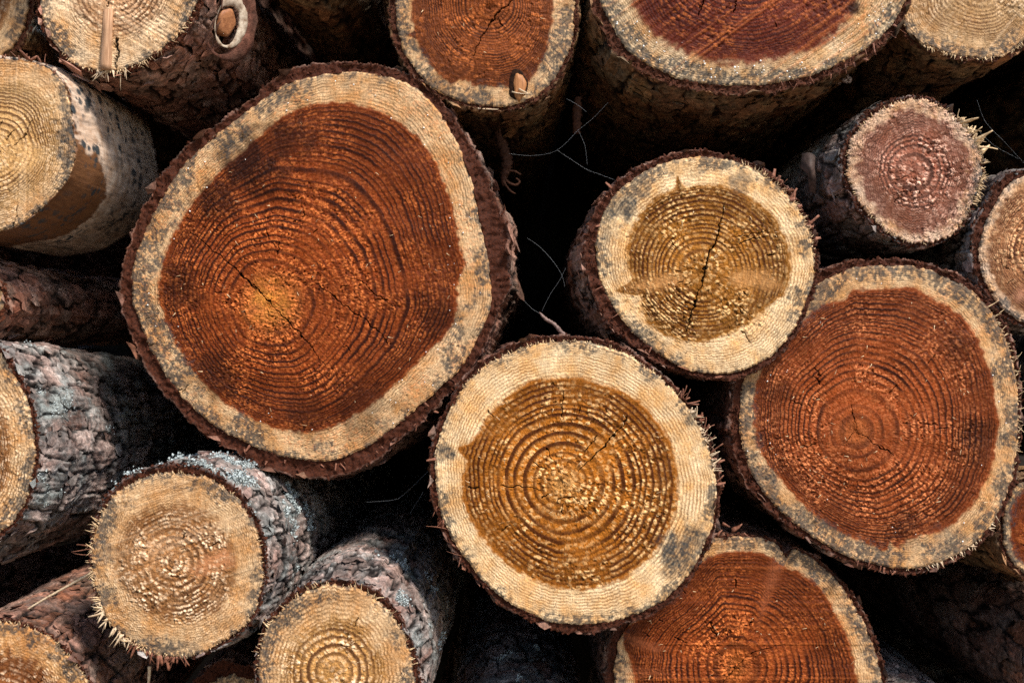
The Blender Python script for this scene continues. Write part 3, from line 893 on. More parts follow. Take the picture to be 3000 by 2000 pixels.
log('right_low', 'reddish log barely showing at the right edge, below the round red log',
    [(2372,1100),(2325,1130),(2308,1180),(2305,1230),(2315,1270),(2345,1310),(2420,1340),(2500,1320),(2550,1250),(2540,1170),(2490,1110),(2430,1090)],
    .88, (2425,1215), RED, Y=.06, rings=((0,0),(1,28)), mold_w=40, mold=((0,.5),(200,.8)), bark=((0,10),(180,8),(230,14)), bmat=B_DARK, plate=84, vp=(1350,1150))

log('top_left', 'pale log at top left with a flat wood strip standing out of its face',
    [(92,0),(100,50),(125,100),(170,145),(220,162),(280,160),(330,140),(380,105),(420,65),(450,10),(460,-60),(440,-140),(380,-210),(290,-240),(190,-220),(120,-150),(92,-70)],
    [(175,0),(190,40),(225,75),(280,85),(335,60),(370,20),(385,-40),(360,-110),(300,-150),(230,-140),(185,-80)],
    (270,-25), shade(TAN, heart=(.42,.21,.10), sap=(.64,.45,.27)), Y=-0.03, rings=((0,0),(.6,9),(1,26)), rough=((0,.7),(.6,.6),(1,.3)), soft=4, border=.25, hk=.75,
    cracks=[([(238,70),(234,120),(236,162)],8), ([(266,85),(270,120),(264,158)],8), ([(250,20),(248,60)],2)],
    mold_w=60, mold=((0,.7),(180,.6),(220,.6),(270,.2),(310,.5),(330,.8)), saw=2.6, sawk=.7,
    bark=((0,14),(180,10),(225,10),(260,6),(300,8),(330,14)), bmat=B_FLAKE, flakes=420, plate=80, bulge=((0,30),(320,30),(270,10),(180,0)), vp=(1560,1000), brough=1.3)

log('bare_left', 'pale log stripped of bark, black mould dots on its bare flank',
    [(0,133),(60,140),(110,158),(145,195),(160,250),(168,310),(172,345),(158,400),(130,440),(90,480),(45,515),(0,530),(-80,545),(-170,510),(-240,430),(-260,330),(-230,230),(-160,160),(-80,130)],
    [(0,190),(60,200),(110,240),(135,300),(130,370),(100,420),(50,460),(-10,480),(-90,480),(-170,430),(-200,340),(-180,250),(-120,200),(-50,185)],
    (-10,345), shade(TAN, heart=(.50,.28,.10)), Y=-0.05, rings=((0,0),(.5,8),(1,24)), rough=((0,.5),(.6,.4),(.8,.6),(1,.3)), soft=3, border=.4, hk=.75,
    cracks=[([(40,470),(30,540),(45,640)],2.5),([(25,340),(55,310),(72,280)],2)],
    blots=[((165,300),40,1.0),((150,360),26,.9),((150,250),22,.7)], mold_w=40, mold=((0,.8),(30,.7),(60,.2),(90,.1),(330,.6),(300,.3)), saw=1.55, sawk=.45, vp=(1500,1000), length=.285,
    bark=((0,3),(90,8),(120,10),(150,3)), brough=.25, plate=90, bulge=((0,26),(40,22),(90,10),(270,0),(300,10),(330,24)), has_bark=False, bmat=M_BARE)

log('left_grey', 'log at the left edge with long grey and pink scaly bark beside the largest log',
    [(0,812),(30,860),(60,920),(75,990),(78,1060),(65,1130),(35,1190),(0,1222),(-80,1280),(-170,1290),(-260,1240),(-310,1150),(-320,1040),(-290,930),(-220,850),(-120,800),(-50,795)],
    [(-20,900),(10,960),(22,1030),(18,1100),(-20,1150),(-100,1190),(-190,1170),(-240,1080),(-230,980),(-170,900),(-90,880)],
    (-120,1040), TAN, Y=-0.06, rings=((0,0),(.5,8),(1,24)), rough=((0,.6),(1,.5)), border=.7, hk=.9,
    mold_w=60, mold=((0,.7),(40,.4),(320,.6)), saw=1.6, sawk=.4, bark=((0,10),(40,14),(330,12)), bmat=B_GREY, lichen=.42, plate=64, vp=(1560,1180), bulge=((0,40),(60,10),(90,0),(310,30)), brough=1.1)

log('left_lichen', 'ragged pale log with splintered lower left edge and white lichen crusting its upper bark',
    [(380,1085),(450,1090),(510,1115),(555,1160),(590,1220),(602,1290),(598,1350),(580,1410),(540,1455),(480,1490),(420,1508),(360,1505),(300,1475),(250,1425),(225,1370),(210,1310),(210,1250),(225,1190),(260,1140),(310,1105)],
    [(380,1165),(440,1160),(490,1190),(530,1250),(540,1310),(525,1370),(480,1410),(420,1425),(350,1410),(300,1370),(270,1310),(275,1250),(310,1190)],
    (400,1290), TAN, Y=-0.09, rings=((0,0),(.4,5),(.65,11),(1,25)), rough=((0,1.2),(.55,1.1),(.7,.3),(1,.5)), tear=1.4, soft=2.5, border=.4, hk=.8, ragged=1.8,
    knots=[([(430,1310),(470,1270),(525,1250),(545,1300),(500,1315),(450,1330)],.8)], checks=6,
    blots=[((430,1490),26,.5),((245,1270),28,.6)], mold_w=70, mold=((0,.4),(90,.6),(120,.6),(170,.75),(220,.5),(270,.6),(310,.6)), saw=.3, sawk=.5,
    bark=((0,14),(40,18),(80,24),(110,26),(140,14),(170,4),(230,3),(270,5),(320,10)), bmat=B_GREY, lichen=.48, plate=62, vp=(1600,1180), bulge=((0,20),(60,20),(100,0)))

log('low_ringed', 'tan log at the bottom edge with wavy rings, its bark bulging to the upper right',
    [(780,1345),(840,1360),(890,1400),(925,1455),(945,1510),(950,1568),(935,1640),(890,1700),(810,1735),(720,1735),(650,1695),(605,1630),(592,1560),(595,1490),(620,1430),(670,1380),(720,1350)],
    [(790,1420),(840,1450),(870,1510),(870,1570),(850,1630),(790,1660),(720,1655),(670,1610),(655,1550),(670,1490),(720,1440)],
    (768,1540), shade(TAN, heart=(.44,.21,.055)), Y=-0.07, rings=((0,0),(.5,6),(1,17)), rough=((0,1.2),(.5,1.1),(.75,.35),(1,.4)), tear=1.3, soft=3, border=.5, hk=.85, ragged=1.5, wob=2,
    mold_w=70, mold=((0,.7),(40,.3),(90,.4),(130,.7),(180,.5)), saw=1.2, sawk=.1, bark=((0,16),(40,20),(90,20),(140,10),(180,10)), bmat=B_GREY, lichen=.3, plate=62, vp=(1560,1020), bulge=((0,30),(45,40),(90,30),(140,0)))

log('corner_low', 'log in the lower left corner with a brown ringed face mottled by grey mould',
    [(0,1430),(60,1440),(110,1465),(160,1510),(200,1568),(220,1650),(210,1760),(140,1850),(20,1890),(-100,1850),(-180,1760),(-200,1640),(-160,1530),(-80,1455)],
    .72, (0,1670), shade(TAN, heart=(.26,.088,.026), sap=(.50,.27,.11)), Y=-0.08, rings=((0,0),(.6,9),(1,24)), soft=3, border=.3, ragged=1.6, rough=((0,.7),(1,.5)),
    mold_w=75, mold=((0,.4),(45,.85),(90,.6),(180,.4)), saw=.6, sawk=.3, bark=((0,10),(45,8),(90,8)), bmat=B_RUST, plate=62, vp=(1500,950))

log('low_sliver', 'tan log end barely showing at the bottom edge, below the ragged lichen-crusted log',
    ring_pts(545, 1660, 108, 14, 1.0, .04, 3), .7, (545, 1660), TAN, Y=.05, rings=((0,0),(1,14)), soft=3, border=.3, ragged=2,
    mold_w=60, mold=((0,.6),(90,.5)), bark=((0,40),), bmat=B_RUST, plate=50, vp=(1500,950))

# logs that show only shaded bark inside the gaps
log('gap_left', 'dim reddish log running back at the left edge, under the bare pale log',
    ring_pts(-145, 690, 150, 16, .62, .03, 5), .7, (-145, 690), TAN, Y=-.02, res=.5, bres=.6, rings=((0,0),(1,16)), bark=((0,14),), bmat=B_FLAKE, plate=84, vp=(1500,1000), lichen=.1)
log('gap_corner', 'dark lichen-specked log deep in the top left corner, behind the pale log',
    ring_pts(-85, 5, 150, 16, 1, .03, 6), .7, (-85, 5), TAN, Y=.12, res=.5, bres=.6, rings=((0,0),(1,16)), bark=((0,14),), bmat=B_DARK, plate=62, lichen=.42, vp=(1500,1000))
log('gap_low_left', 'dark scaly log at the lower left, behind the grey-mottled corner log',
    ring_pts(-300, 1570, 205, 16, 1, .03, 7), .7, (-300, 1570), TAN, Y=.08, res=.5, bres=.7, rings=((0,0),(1,16)), bark=((0,14),), bmat=B_RUST, plate=62, vp=(1500,1080), lichen=.15)
log('gap_bottom', 'shaded log with lichen-flecked bark at the bottom edge, under the amber front log',
    ring_pts(1190, 1760, 170, 16, 1, .03, 8), .7, (1190, 1760), TAN, Y=.08, res=.5, bres=.7, rings=((0,0),(1,16)), bark=((0,14),), bmat=B_GREY, plate=64, lichen=.32, vp=(1480,1000))
log('gap_right', 'shaded grey log at the bottom edge, right of the red-brown low log',
    ring_pts(2150, 1790, 160, 16, 1, .03, 9), .7, (2150, 1790), TAN, Y=.08, res=.5, bres=.7, rings=((0,0),(1,16)), bark=((0,14),), bmat=B_GREY, plate=64, lichen=.1, vp=(1500,1000))
log('gap_far_right', 'dark rusty log in the lower right corner below the reddish edge log',
    ring_pts(2560, 1560, 175, 16, 1, .03, 10), .7, (2560, 1560), RED, Y=.08, res=.5, bres=.7, rings=((0,0),(1,16)), bark=((0,14),), bmat=B_RUST, plate=84, vp=(1450,1000))

# the pile goes on beyond the frame
for i, (cx, cy, r) in enumerate([(640,-440,170),(1180,-470,190),(2300,-520,230),(160,-480,200),(-330,-330,190),(1700,-680,200),(2720,-330,240),(2820,160,220),(2750,900,200),
                                 (2780,1400,190),(2400,1930,210),(1650,2080,200),(1080,2060,170),(500,1960,170),(-560,1000,220),(-560,480,200),(700,-130,110)]):
    log('beyond%d' % i, 'bark-covered log of the pile lying beyond the edge of the view', ring_pts(cx, cy, r, 14, 1, .04, 20 + i), .75, (cx, cy),
        [RED, AMB, TAN][i % 3], Y=.02 + .05 * (i % 3) + (.25 if i == 17 else 0), res=.35, bres=.3, rings=((0,0),(.6,10),(1,26)), bark=((0,18),), bmat=[B_RUST, B_DARK, B_GREY][i % 3], checks=0)

# ------------------------------------------------------------------ details
def surf(L, px, py):
    """Point of a log's coat seen at a photo pixel (the nearest one to the camera), in the log's own space, and its outward direction."""
    w = L.bv.reshape(-1, 3) + np.array(L.root.location)
    dep = (w[:, 1] + CAM_D) / CAM_D
    qx, qy = 1500 + w[:, 0] / dep / S0, 1000 - w[:, 2] / dep / S0
    d = np.hypot(qx - px, qy - py)
    near = np.where(d < max(8, d.min() * 1.2))[0]
    i = near[np.argmin(w[near, 1])]
    ci = i % L.bv.shape[1]
    return Vector(L.bv.reshape(-1, 3)[i]), Vector((L.bN[ci, 0], -.12, L.bN[ci, 1])).normalized()

def blades(name, specs, mat, parent=None, flat=.35):
    tip = .4 if name == 'torn_bark' else .72
    flat = .16 if name == 'torn_bark' else flat
    """Tapered bent slivers: (base, direction, length, width, bend, seed) each, joined as one part."""
    V, Fq = [], []
    for (b, d, ln, w, bend, sd) in specs:
        rg = random.Random(sd)
        d = Vector(d).normalized()
        s1 = d.cross(Vector((rg.uniform(-1, 1), rg.uniform(-1, 1), rg.uniform(-1, 1)))).normalized()
        s2 = d.cross(s1)
        ns = 5
        o = len(V)
        for i in range(ns):
            t = i / (ns - 1)
            ww = w * (1 - tip * t ** 1.4) * rg.uniform(.8, 1.2)
            c = Vector(b) + d * ln * t + (s2 * bend + s1 * bend * .4) * ln * t * t
            for a_, b_ in ((-1, -flat), (1, -flat), (1, flat), (-1, flat)):
                V.append(c + s1 * a_ * ww * .5 + s2 * b_ * ww * .5)
        for i in range(ns - 1):
            for j in range(4):
                Fq.append((o + i * 4 + j, o + i * 4 + (j + 1) % 4, o + i * 4 + 4 + (j + 1) % 4, o + i * 4 + 4 + j))
        Fq.append((o + 3, o + 2, o + 1, o))
        Fq.append((o + ns * 4 - 4, o + ns * 4 - 3, o + ns * 4 - 2, o + ns * 4 - 1))
    ob = mesh_from(name, [tuple(v) for v in V], [np.array(Fq)], mat, parent, smooth=False)
    if parent is not None:
        ob['kind'] = 'stuff'
    return ob

def fringe(L, a0, a1, n, ln, w, mat, name, fwd=.3, inset=4, outw=1.0, bend=.25, sd=1, off=0):
    rg = random.Random(sd + L.seed)
    k = mpp(L.Y)
    ang = np.degrees(np.arctan2(L.bP[:, 1], L.bP[:, 0])) % 360
    span = (a1 - a0) % 360
    idx = [i for i in range(len(ang)) if (ang[i] - a0) % 360 <= span]
    sp = []
    for _ in range(n):
        i = rg.choice(idx)
        p, N = L.bP[i], L.bN[i]
        p = p - N * rg.uniform(-off, inset)
        T = (-N[1], N[0])
        q = rg.gauss(0, .85 if name == 'splintered_edge' else .5)
        d = (N[0] * outw + T[0] * q, -fwd * rg.uniform(-.3, 1.3), N[1] * outw + T[1] * q)
        base = (p[0] * k, (3 + rg.uniform(-2, 4)) * k + (p[0] * L.tilt[0] + p[1] * L.tilt[1]) * k, p[1] * k)
        sp.append((base, d, (ln[0] + (ln[1] - ln[0]) * rg.random() ** 2.2) * k, rg.uniform(*w) * k * rg.uniform(.5, 1), rg.uniform(-bend, bend), rg.random()))
    return blades(name, sp, mat, L.root)

LG = LOGS
fringe(LG['small_rough'], 14, 58, 34, (14, 62), (5, 16), M_SPL, 'splintered_edge', fwd=.5, sd=2)
fringe(LG['small_rough'], -30, 20, 120, (8, 28), (3, 6), M_SPL, 'frayed_fibre', fwd=.5, sd=3)
fringe(LG['small_rough'], 0, 359, 260, (5, 14), (2.5, 5), M_SPL, 'frayed_fibre', fwd=.9, inset=14, sd=4)
fringe(LG['left_lichen'], 150, 250, 120, (5, 30), (2.5, 7), M_SPL, 'frayed_fibre', fwd=.5, sd=2, bend=.7)
fringe(LG['left_lichen'], 205, 240, 24, (24, 62), (5, 12), M_PALECHIP, 'splintered_edge', fwd=.3, sd=3)
fringe(LG['left_lichen'], 0, 359, 240, (5, 14), (2.5, 5), M_SPL, 'frayed_fibre', fwd=.9, inset=12, sd=4)
fringe(LG['left_lichen'], 240, 275, 26, (16, 46), (7, 16), M_CHIP, 'torn_bark', fwd=.1, sd=5)
fringe(LG['left_lichen'], 168, 176, 3, (40, 66), (9, 14), M_CHIP, 'torn_bark', fwd=.1, sd=6)
fringe(LG['amber_split'], 12, 62, 20, (14, 44), (8, 18), M_CHIP, 'torn_bark', fwd=.35, sd=2, off=10)
fringe(LG['amber_split'], 5, 70, 130, (5, 18), (2.5, 5), M_SPL, 'frayed_fibre', fwd=.4, sd=3)
fringe(LG['amber_split'], 140, 240, 12, (10, 34), (5, 12), M_CHIP, 'torn_bark', fwd=.2, sd=4, off=22)
fringe(LG['amber_front'], 4, 32, 44, (8, 38), (4, 10), M_PALECHIP, 'splintered_edge', fwd=.45, sd=2)
fringe(LG['amber_front'], -6, 40, 26, (14, 50), (7, 15), M_CHIP, 'torn_bark', fwd=.2, sd=3, off=12)
fringe(LG['amber_front'], 40, 140, 130, (4, 14), (2.5, 5), M_SPL, 'frayed_fibre', fwd=.4, sd=4)
fringe(LG['amber_front'], 170, 215, 9, (26, 70), (6, 12), M_CHIP, 'torn_bark', fwd=.15, sd=5, off=14, outw=.3)
fringe(LG['red_round'], -20, 48, 60, (8, 40), (2.5, 5), M_SPL, 'frayed_fibre', fwd=.5, sd=2)
fringe(LG['red_round'], 280, 320, 50, (8, 22), (3, 7), M_PALECHIP, 'frayed_fibre', fwd=.5, sd=3)
fringe(LG['red_round'], 255, 300, 18, (10, 26), (6, 12), M_CHIP, 'torn_bark', fwd=.3, sd=4, off=10)
fringe(LG['low_ringed'], 0, 180, 90, (6, 26), (3, 6), M_SPL, 'frayed_fibre', fwd=.6, sd=2)
fringe(LG['top_tan'], 230, 330, 110, (6, 18), (3, 6), M_SPL, 'frayed_fibre', fwd=.5, sd=2)
fringe(LG['top_left'], 230, 340, 80, (6, 24), (3, 6), M_SPL, 'frayed_fibre', fwd=.4, sd=2)
fringe(LG['top_left'], 255, 275, 12, (24, 60), (4, 9), M_PALECHIP, 'splintered_edge', fwd=.3, sd=3)
fringe(LG['bare_left'], 25, 90, 22, (8, 34), (4, 12), M_CHIP, 'torn_bark', fwd=.3, sd=2, off=10)
fringe(LG['corner_low'], 20, 100, 80, (6, 20), (3, 6), M_SPL, 'frayed_fibre', fwd=.5, sd=2)
fringe(LG['top_big'], 280, 335, 26, (10, 34), (5, 11), M_CHIP, 'torn_bark', fwd=.2, sd=2, off=22)
fringe(LG['big_red'], 240, 330, 22, (8, 30), (5, 12), M_CHIP, 'torn_bark', fwd=.15, sd=3, off=46)

def flecks(L, n, sd, ln=(5, 16)):
    rg = random.Random(sd)
    k = mpp(L.Y)
    W = np.array(L.wood)
    sp = []
    for _ in range(n):
        a, r = rg.uniform(0, 6.283), rg.random() ** .5 * .9
        R = float(polar(L.wood, L.pith, np.array([a]))[0]) * r
        x, z = L.pith[0] + R * math.cos(a) - L.cen[0], L.pith[1] + R * math.sin(a) - L.cen[1]
        dr = rg.uniform(0, 6.283)
        sp.append(((x * k, -6 * k, z * k), (math.cos(dr), rg.uniform(-.5, .1), math.sin(dr)), rg.uniform(*ln) * k, rg.uniform(1.6, 3.2) * k, rg.uniform(-.4, .4), rg.random()))
    blades('sawdust', sp, M_SPL, L.root)
for key, cnt in (('big_red', 90), ('amber_front', 60), ('red_round', 70), ('red_low', 45), ('amber_split', 40), ('top_red', 25), ('left_lichen', 40), ('low_ringed', 30)):
    flecks(LG[key], cnt, len(key))

def beads(name, pts, mat, parent):
    V, Fq = [], []
    nu, nv = 8, 5
    for (c, r, sd) in pts:
        rg = random.Random(sd)
        o = len(V)
        sx, sy, sz = (r * rg.uniform(.7, 1.3) for _ in range(3))
        for j in range(nv + 1):
            for i in range(nu):
                a, b = 2 * math.pi * i / nu, math.pi * j / nv
                jt = rg.uniform(.85, 1.15)
                V.append((c[0] + sx * jt * math.sin(b) * math.cos(a), c[1] + sy * jt * math.sin(b) * math.sin(a), c[2] + sz * jt * math.cos(b)))
        for j in range(nv):
            for i in range(nu):
                Fq.append((o + j * nu + i, o + j * nu + (i + 1) % nu, o + j * nu + nu + (i + 1) % nu, o + j * nu + nu + i))
    ob = mesh_from(name, V, [np.array(Fq)], mat, parent)
    ob['kind'] = 'stuff'
    return ob

# resin beads along the rim of the big top log and a lump of it on the bark below
L = LG['top_big']
k = mpp(L.Y)
rg = random.Random(4)
pts = []
for _ in range(85):
    a = math.radians(rg.uniform(205, 345))
    i = int(np.argmin(np.abs(np.degrees(np.arctan2(L.bP[:, 1], L.bP[:, 0])) % 360 - math.degrees(a))))
    p = L.bP[i] - L.bN[i] * (abs(rg.gauss(30, 28)) + 6)
    pts.append(((p[0] * k, -4 * k, p[1] * k), rg.uniform(.7, 2.7) * k, rg.random()))
beads('resin', pts, M_RESIN, L.root)
o = at(2480, 238, L.Y + .012)
ps, pn = surf(L, 2478, 240)
lx = [(tuple(ps + Vector((rg.uniform(-18, 18) * k, rg.uniform(-14, 14) * k, rg.uniform(-7, 7) * k)) + pn * .001), rg.uniform(3, 8) * k, rg.random()) for _ in range(22)]
beads('resin', lx, M_LUMP, L.root)
for key, cnt in (('big_red', 60), ('red_round', 25)):
    L = LG[key]
    k = mpp(L.Y)
    pts = []
    for _ in range(cnt):
        i = rg.randrange(len(L.bP))
        p = L.bP[i] - L.bN[i] * rg.uniform(10, 120)
        pts.append(((p[0] * k, -3 * k, p[1] * k), rg.uniform(.9, 2.2) * k, rg.random()))
    beads('resin', pts, M_RESIN, L.root)

# lichen tufts on the weathered bark
def tufts(L, amax, count, sd, size=(3, 9), cond=None):
    rg = np.random.default_rng(sd)
    k = mpp(L.Y)
    rows = np.where((L.baxial > 6) & (L.baxial < amax))[0]
    w = np.gradient(L.baxial.astype(float))[rows][:, None] * np.clip(L.blich[rows], 0, 1) ** 2
    if cond is not None:
        w = w * cond(L.bN[:, 0], L.bN[:, 1])[None]
    w = w / w.sum()
    pick = rg.choice(w.size, count, p=w.ravel())
    ri, ci = rows[pick // w.shape[1]], pick % w.shape[1]
    c = L.bv[ri, ci]
    N = np.stack([L.bN[ci, 0], np.full(count, -.1), L.bN[ci, 1]], -1)
    m = 9
    c = np.repeat(c, m, 0) + rg.normal(0, 5 * k, (count * m, 3)) + np.repeat(N, m, 0) * np.abs(rg.normal(3, 4, (count * m, 1))) * k
    d1 = rg.normal(0, 1, (count * m, 3))
    d1 /= np.linalg.norm(d1, axis=1)[:, None]
    d2 = np.cross(d1, rg.normal(0, 1, (count * m, 3)))
    d2 /= np.linalg.norm(d2, axis=1)[:, None]
    s_ = rg.uniform(*size, (count * m, 1)) * k * .5
    d3 = np.cross(d1, d2)
    Q = np.stack([c - d1 * s_, c + d2 * s_ * .8 + d3 * s_ * .3, c + d1 * s_, c - d2 * s_ * .8 + d3 * s_ * .4], 1)
    ob = mesh_from('lichen', Q.reshape(-1, 3), [np.arange(count * m * 4).reshape(-1, 4)], M_LICH, L.root, smooth=False)
    ob['kind'] = 'stuff'
tufts(LG['left_lichen'], 620, 620, 1, (4, 11), lambda nx, nz: np.clip(nx * .6 + nz, 0, 1))
tufts(LG['low_ringed'], 500, 110, 2, (3, 8), lambda nx, nz: np.clip(nx - .2, 0, 1))
tufts(LG['left_grey'], 500, 45, 3, (3, 7), lambda nx, nz: np.clip(nx, 0, 1))
tufts(LG['gap_corner'], 700, 160, 4, (4, 9))
tufts(LG['gap_bottom'], 600, 120, 5, (3, 8))

# flat strip standing out of the pale top left log
L = LG['top_left']
k = mpp(L.Y)
def loc(px, py, d=0):
    p = at(px, py, L.Y) - L.root.location
    return (p.x, d, p.z)
pts = [(318, 28), (316, 90), (313, 140), (312, 190), (311, 205)]
V, Fq = [], []
rg = random.Random(3)
for i, (px, py) in enumerate(pts):
    wv = 14 + rg.uniform(-2, 2)
    dd = -.0016 - .0009 * i
    V += [loc(px - wv, py, dd), loc(px + wv, py, dd - .001), loc(px + wv, py, .012), loc(px - wv, py, .012)]
for i in range(len(pts) - 1):
    for j in range(4):
        Fq.append((i * 4 + j, i * 4 + (j + 1) % 4, i * 4 + 4 + (j + 1) % 4, i * 4 + 4 + j))
Fq += [(3, 2, 1, 0), tuple(len(V) - 4 + j for j in range(4))]
mesh_from('wood_strip', V, [np.array(Fq)], plain_mat('strip_wood', (.22, .11, .055), (.48, .28, .16), 1, .7, .15, (600, 60, 30)), L.root, smooth=False)

# branch knot on its bark: rust heart inside a ring of pale healed wood
def torus_part(name, c, nrm, upv, R1, R2, tube, mat, parent, sd, fill=False):
    nrm = Vector(nrm).normalized()
    b = Vector(upv)
    b = (b - nrm * b.dot(nrm)).normalized()
    a = b.cross(nrm)
    V, nu, nv = [], 48, 12
    rg = np.random.default_rng(sd)
    for i in range(nu):
        t = 2 * math.pi * i / nu
        w = tube * max(.15, .75 + .75 * math.cos(t - .6) + .25 * math.sin(3 * t + sd) + rg.uniform(-.15, .15))
        for j in range(nv):
            p = 2 * math.pi * j / nv
            rad = 1 + w * math.cos(p) / R1
            q = Vector(c) + a * R1 * rad * math.cos(t) + b * R2 * rad * math.sin(t) + nrm * w * .45 * math.sin(p)
            V.append(tuple(q))
    i = np.arange(nu)[:, None]
    j = np.arange(nv)[None]
    Fq = np.stack([i * nv + j, ((i + 1) % nu) * nv + j, ((i + 1) % nu) * nv + (j + 1) % nv, i * nv + (j + 1) % nv], -1).reshape(-1, 4)
    return mesh_from(name, V, [Fq], mat, parent)
kp, kn = surf(L, 662, 66)
kp = kp + kn * .004
kn = (kn + Vector((0, -.55, 0))).normalized()

km = plain_mat('knot_wood', (.16, .055, .02), (.34, .14, .055), 240, .6, .3)
V = []
nk = Vector(kn).normalized()
bk = (Vector((.1, 0, 1)) - nk * Vector((.1, 0, 1)).dot(nk)).normalized()
ak = bk.cross(nk)
for jr in range(6):
    for it in range(28):
        t = 2 * math.pi * it / 28
        r_ = [0.0001, .4, .75, .97, 1.0, 1.0][jr]
        dpt = [.0022, .0024, .0022, .0012, -.004, -.02][jr]
        jt = 1 + .06 * math.sin(5 * t + 1)
        V.append(tuple(kp + ak * .0125 * r_ * jt * math.cos(t) + bk * .0165 * r_ * jt * math.sin(t) + nk * dpt))
kn_o = mesh_from('knot', V, [grid_quads(6, 28)], km, L.root)
torus_part('healed_ring', kp + ak * .004, kn, (.1, 0, 1), 0.0205, .0275, .0045, M_RING, kn_o, 2)
torus_part('bark_collar', kp + ak * .004 - nk * .004, kn, (.1, 0, 1), .032, .040, .010, B_RUST, kn_o, 3)

# loose knot in the pale rim of the top red log
L = LG['top_red']
def lump(name, cpx, cpy, rx, ry, depth, mat, parent, sd=1):
    c = at(cpx, cpy, L.Y) - L.root.location
    kk = mpp(L.Y)
    V = []
    for jr in range(6):
        for it in range(24):
            t = 2 * math.pi * it / 24
            r_ = [0.001, .5, .85, 1., 1.02, 1.0][jr]
            y_ = [-depth, -depth, -depth * .85, -depth * .2, .004, .012][jr]
            jt = 1 + .10 * math.sin(3 * t + sd) + .05 * math.sin(7 * t)
            V.append((c.x + rx * kk * r_ * jt * math.cos(t), y_, c.z + ry * kk * r_ * jt * math.sin(t)))
    return mesh_from(name, V, [grid_quads(6, 24)], mat, parent)
hole = lump('knot_hole', 1517, 248, 28, 46, .0012, plain_mat('knot_bark', (.008, .005, .004), (.03, .014, .008), 300, .9, .03), L.root, 2)
lump('knot', 1522, 254, 19, 40, .0035, plain_mat('loose_knot', (.22, .085, .025), (.36, .15, .05), 1, .6, .3, (500, 60, 60)), L.root, 1)
blades('splintered_edge', [(tuple(at(1500, 270, L.Y - .003) - L.root.location + Vector((0, 0, 0))), (1, -.2, -.35), 55 * mpp(L.Y), 9 * mpp(L.Y), .25, 3),
        (tuple(at(1520, 262, L.Y - .004) - L.root.location), (.8, -.2, -.5), 40 * mpp(L.Y), 7 * mpp(L.Y), -.3, 5),
        (tuple(at(1400, 318, L.Y + .002) - L.root.location), (1, 0, -.1), 60 * mpp(L.Y), 5 * mpp(L.Y), .1, 6)], M_PALECHIP, L.root)

# tubes: twig, threads, hanging strip
def tube(name, pts, rad, mat, parent=None, nv=6, jit=0.0, sd=1, origin=None):
    P = np.array([tuple(p) for p in pts], float)
    n_ = max(24, 8 * len(P))
    t = np.linspace(0, len(P) - 1, n_)
    i = np.clip(t.astype(int), 0, len(P) - 2)
    f = (t - i)[:, None]
    g = lambda j: P[np.clip(j, 0, len(P) - 1)]
    p0, p1, p2, p3 = g(i - 1), g(i), g(i + 1), g(i + 2)
    C = .5 * (2 * p1 + (p2 - p0) * f + (2 * p0 - 5 * p1 + 4 * p2 - p3) * f ** 2 + (3 * p1 - p0 - 3 * p2 + p3) * f ** 3)
    R = np.interp(t / (len(P) - 1), np.linspace(0, 1, len(rad)), rad)
    rg = np.random.default_rng(sd)
    T = np.gradient(C, axis=0)
    T /= np.linalg.norm(T, axis=1)[:, None] + 1e-12
    A_ = np.cross(T, np.array([.13, 1, .21]))
    A_ /= np.linalg.norm(A_, axis=1)[:, None] + 1e-12
    B_ = np.cross(T, A_)
    p = np.linspace(0, 2 * math.pi, nv, endpoint=False)
    rr = R[:, None] * (1 + jit * rg.uniform(-1, 1, (n_, nv)))
    V = C[:, None] + A_[:, None] * (rr * np.cos(p))[..., None] + B_[:, None] * (rr * np.sin(p))[..., None]
    o_ = np.array(origin if origin is not None else (0, 0, 0))
    V = V.reshape(-1, 3) - o_
    caps = np.array([list(range(nv))[::-1], list(range((n_ - 1) * nv, n_ * nv))])
    ob = mesh_from(name, V, [grid_quads(n_, nv), caps], mat, parent)
    if parent is None:
        ob.location = tuple(o_)
    return ob

def px_pts(l, Y):
    return [at(x, y, (Y if not isinstance(Y, (tuple, list)) else Y[0] + (Y[1] - Y[0]) * i / (len(l) - 1))) for i, (x, y) in enumerate(l)]
tw = tube('twig', px_pts([(1580, 915), (1600, 935), (1622, 948), (1640, 968), (1660, 985)], .0), [.0008, .0022, .0019, .0026, .0018], M_TWIG, None, 8, .25, 2, at(1620, 950, .0))
tag(tw, 'short crooked grey twig standing on top of the evenly ringed amber log', 'twig')
st = tube('straw', px_pts([(45, 1806), (120, 1760), (200, 1715), (275, 1674)], (-.03, -.04)), [.0009, .0013, .0014, .0022], M_PALECHIP, None, 6, .1, 3, at(160, 1740, -.03))
tag(st, 'long thin pale splinter sticking out left of the ragged lichen-crusted log', 'splinter')
st = tube('splinter', px_pts([(438, 1950), (436, 1985), (432, 2030)], -.03), [.0022, .0018, .001], M_PALECHIP, None, 6, .1, 4, at(436, 1985, -.03))
tag(st, 'short pale splinter hanging upright below the ragged lichen-crusted log', 'splinter')
hs = empty('bark_strip', at(1478, 470, .13), 'fibrous brown bark strip with curled ends hanging below the mid-sized top log', 'bark strip')
o_ = hs.location
hb = tube('strip', px_pts([(1455, 385), (1470, 420), (1482, 455), (1484, 490), (1476, 520), (1478, 545)], .13), [.002, .006, .007, .0065, .004, .002], M_STRIP, None, 10, .35, 5, o_)
hb.parent = hs
hb.location = (0, 0, 0)
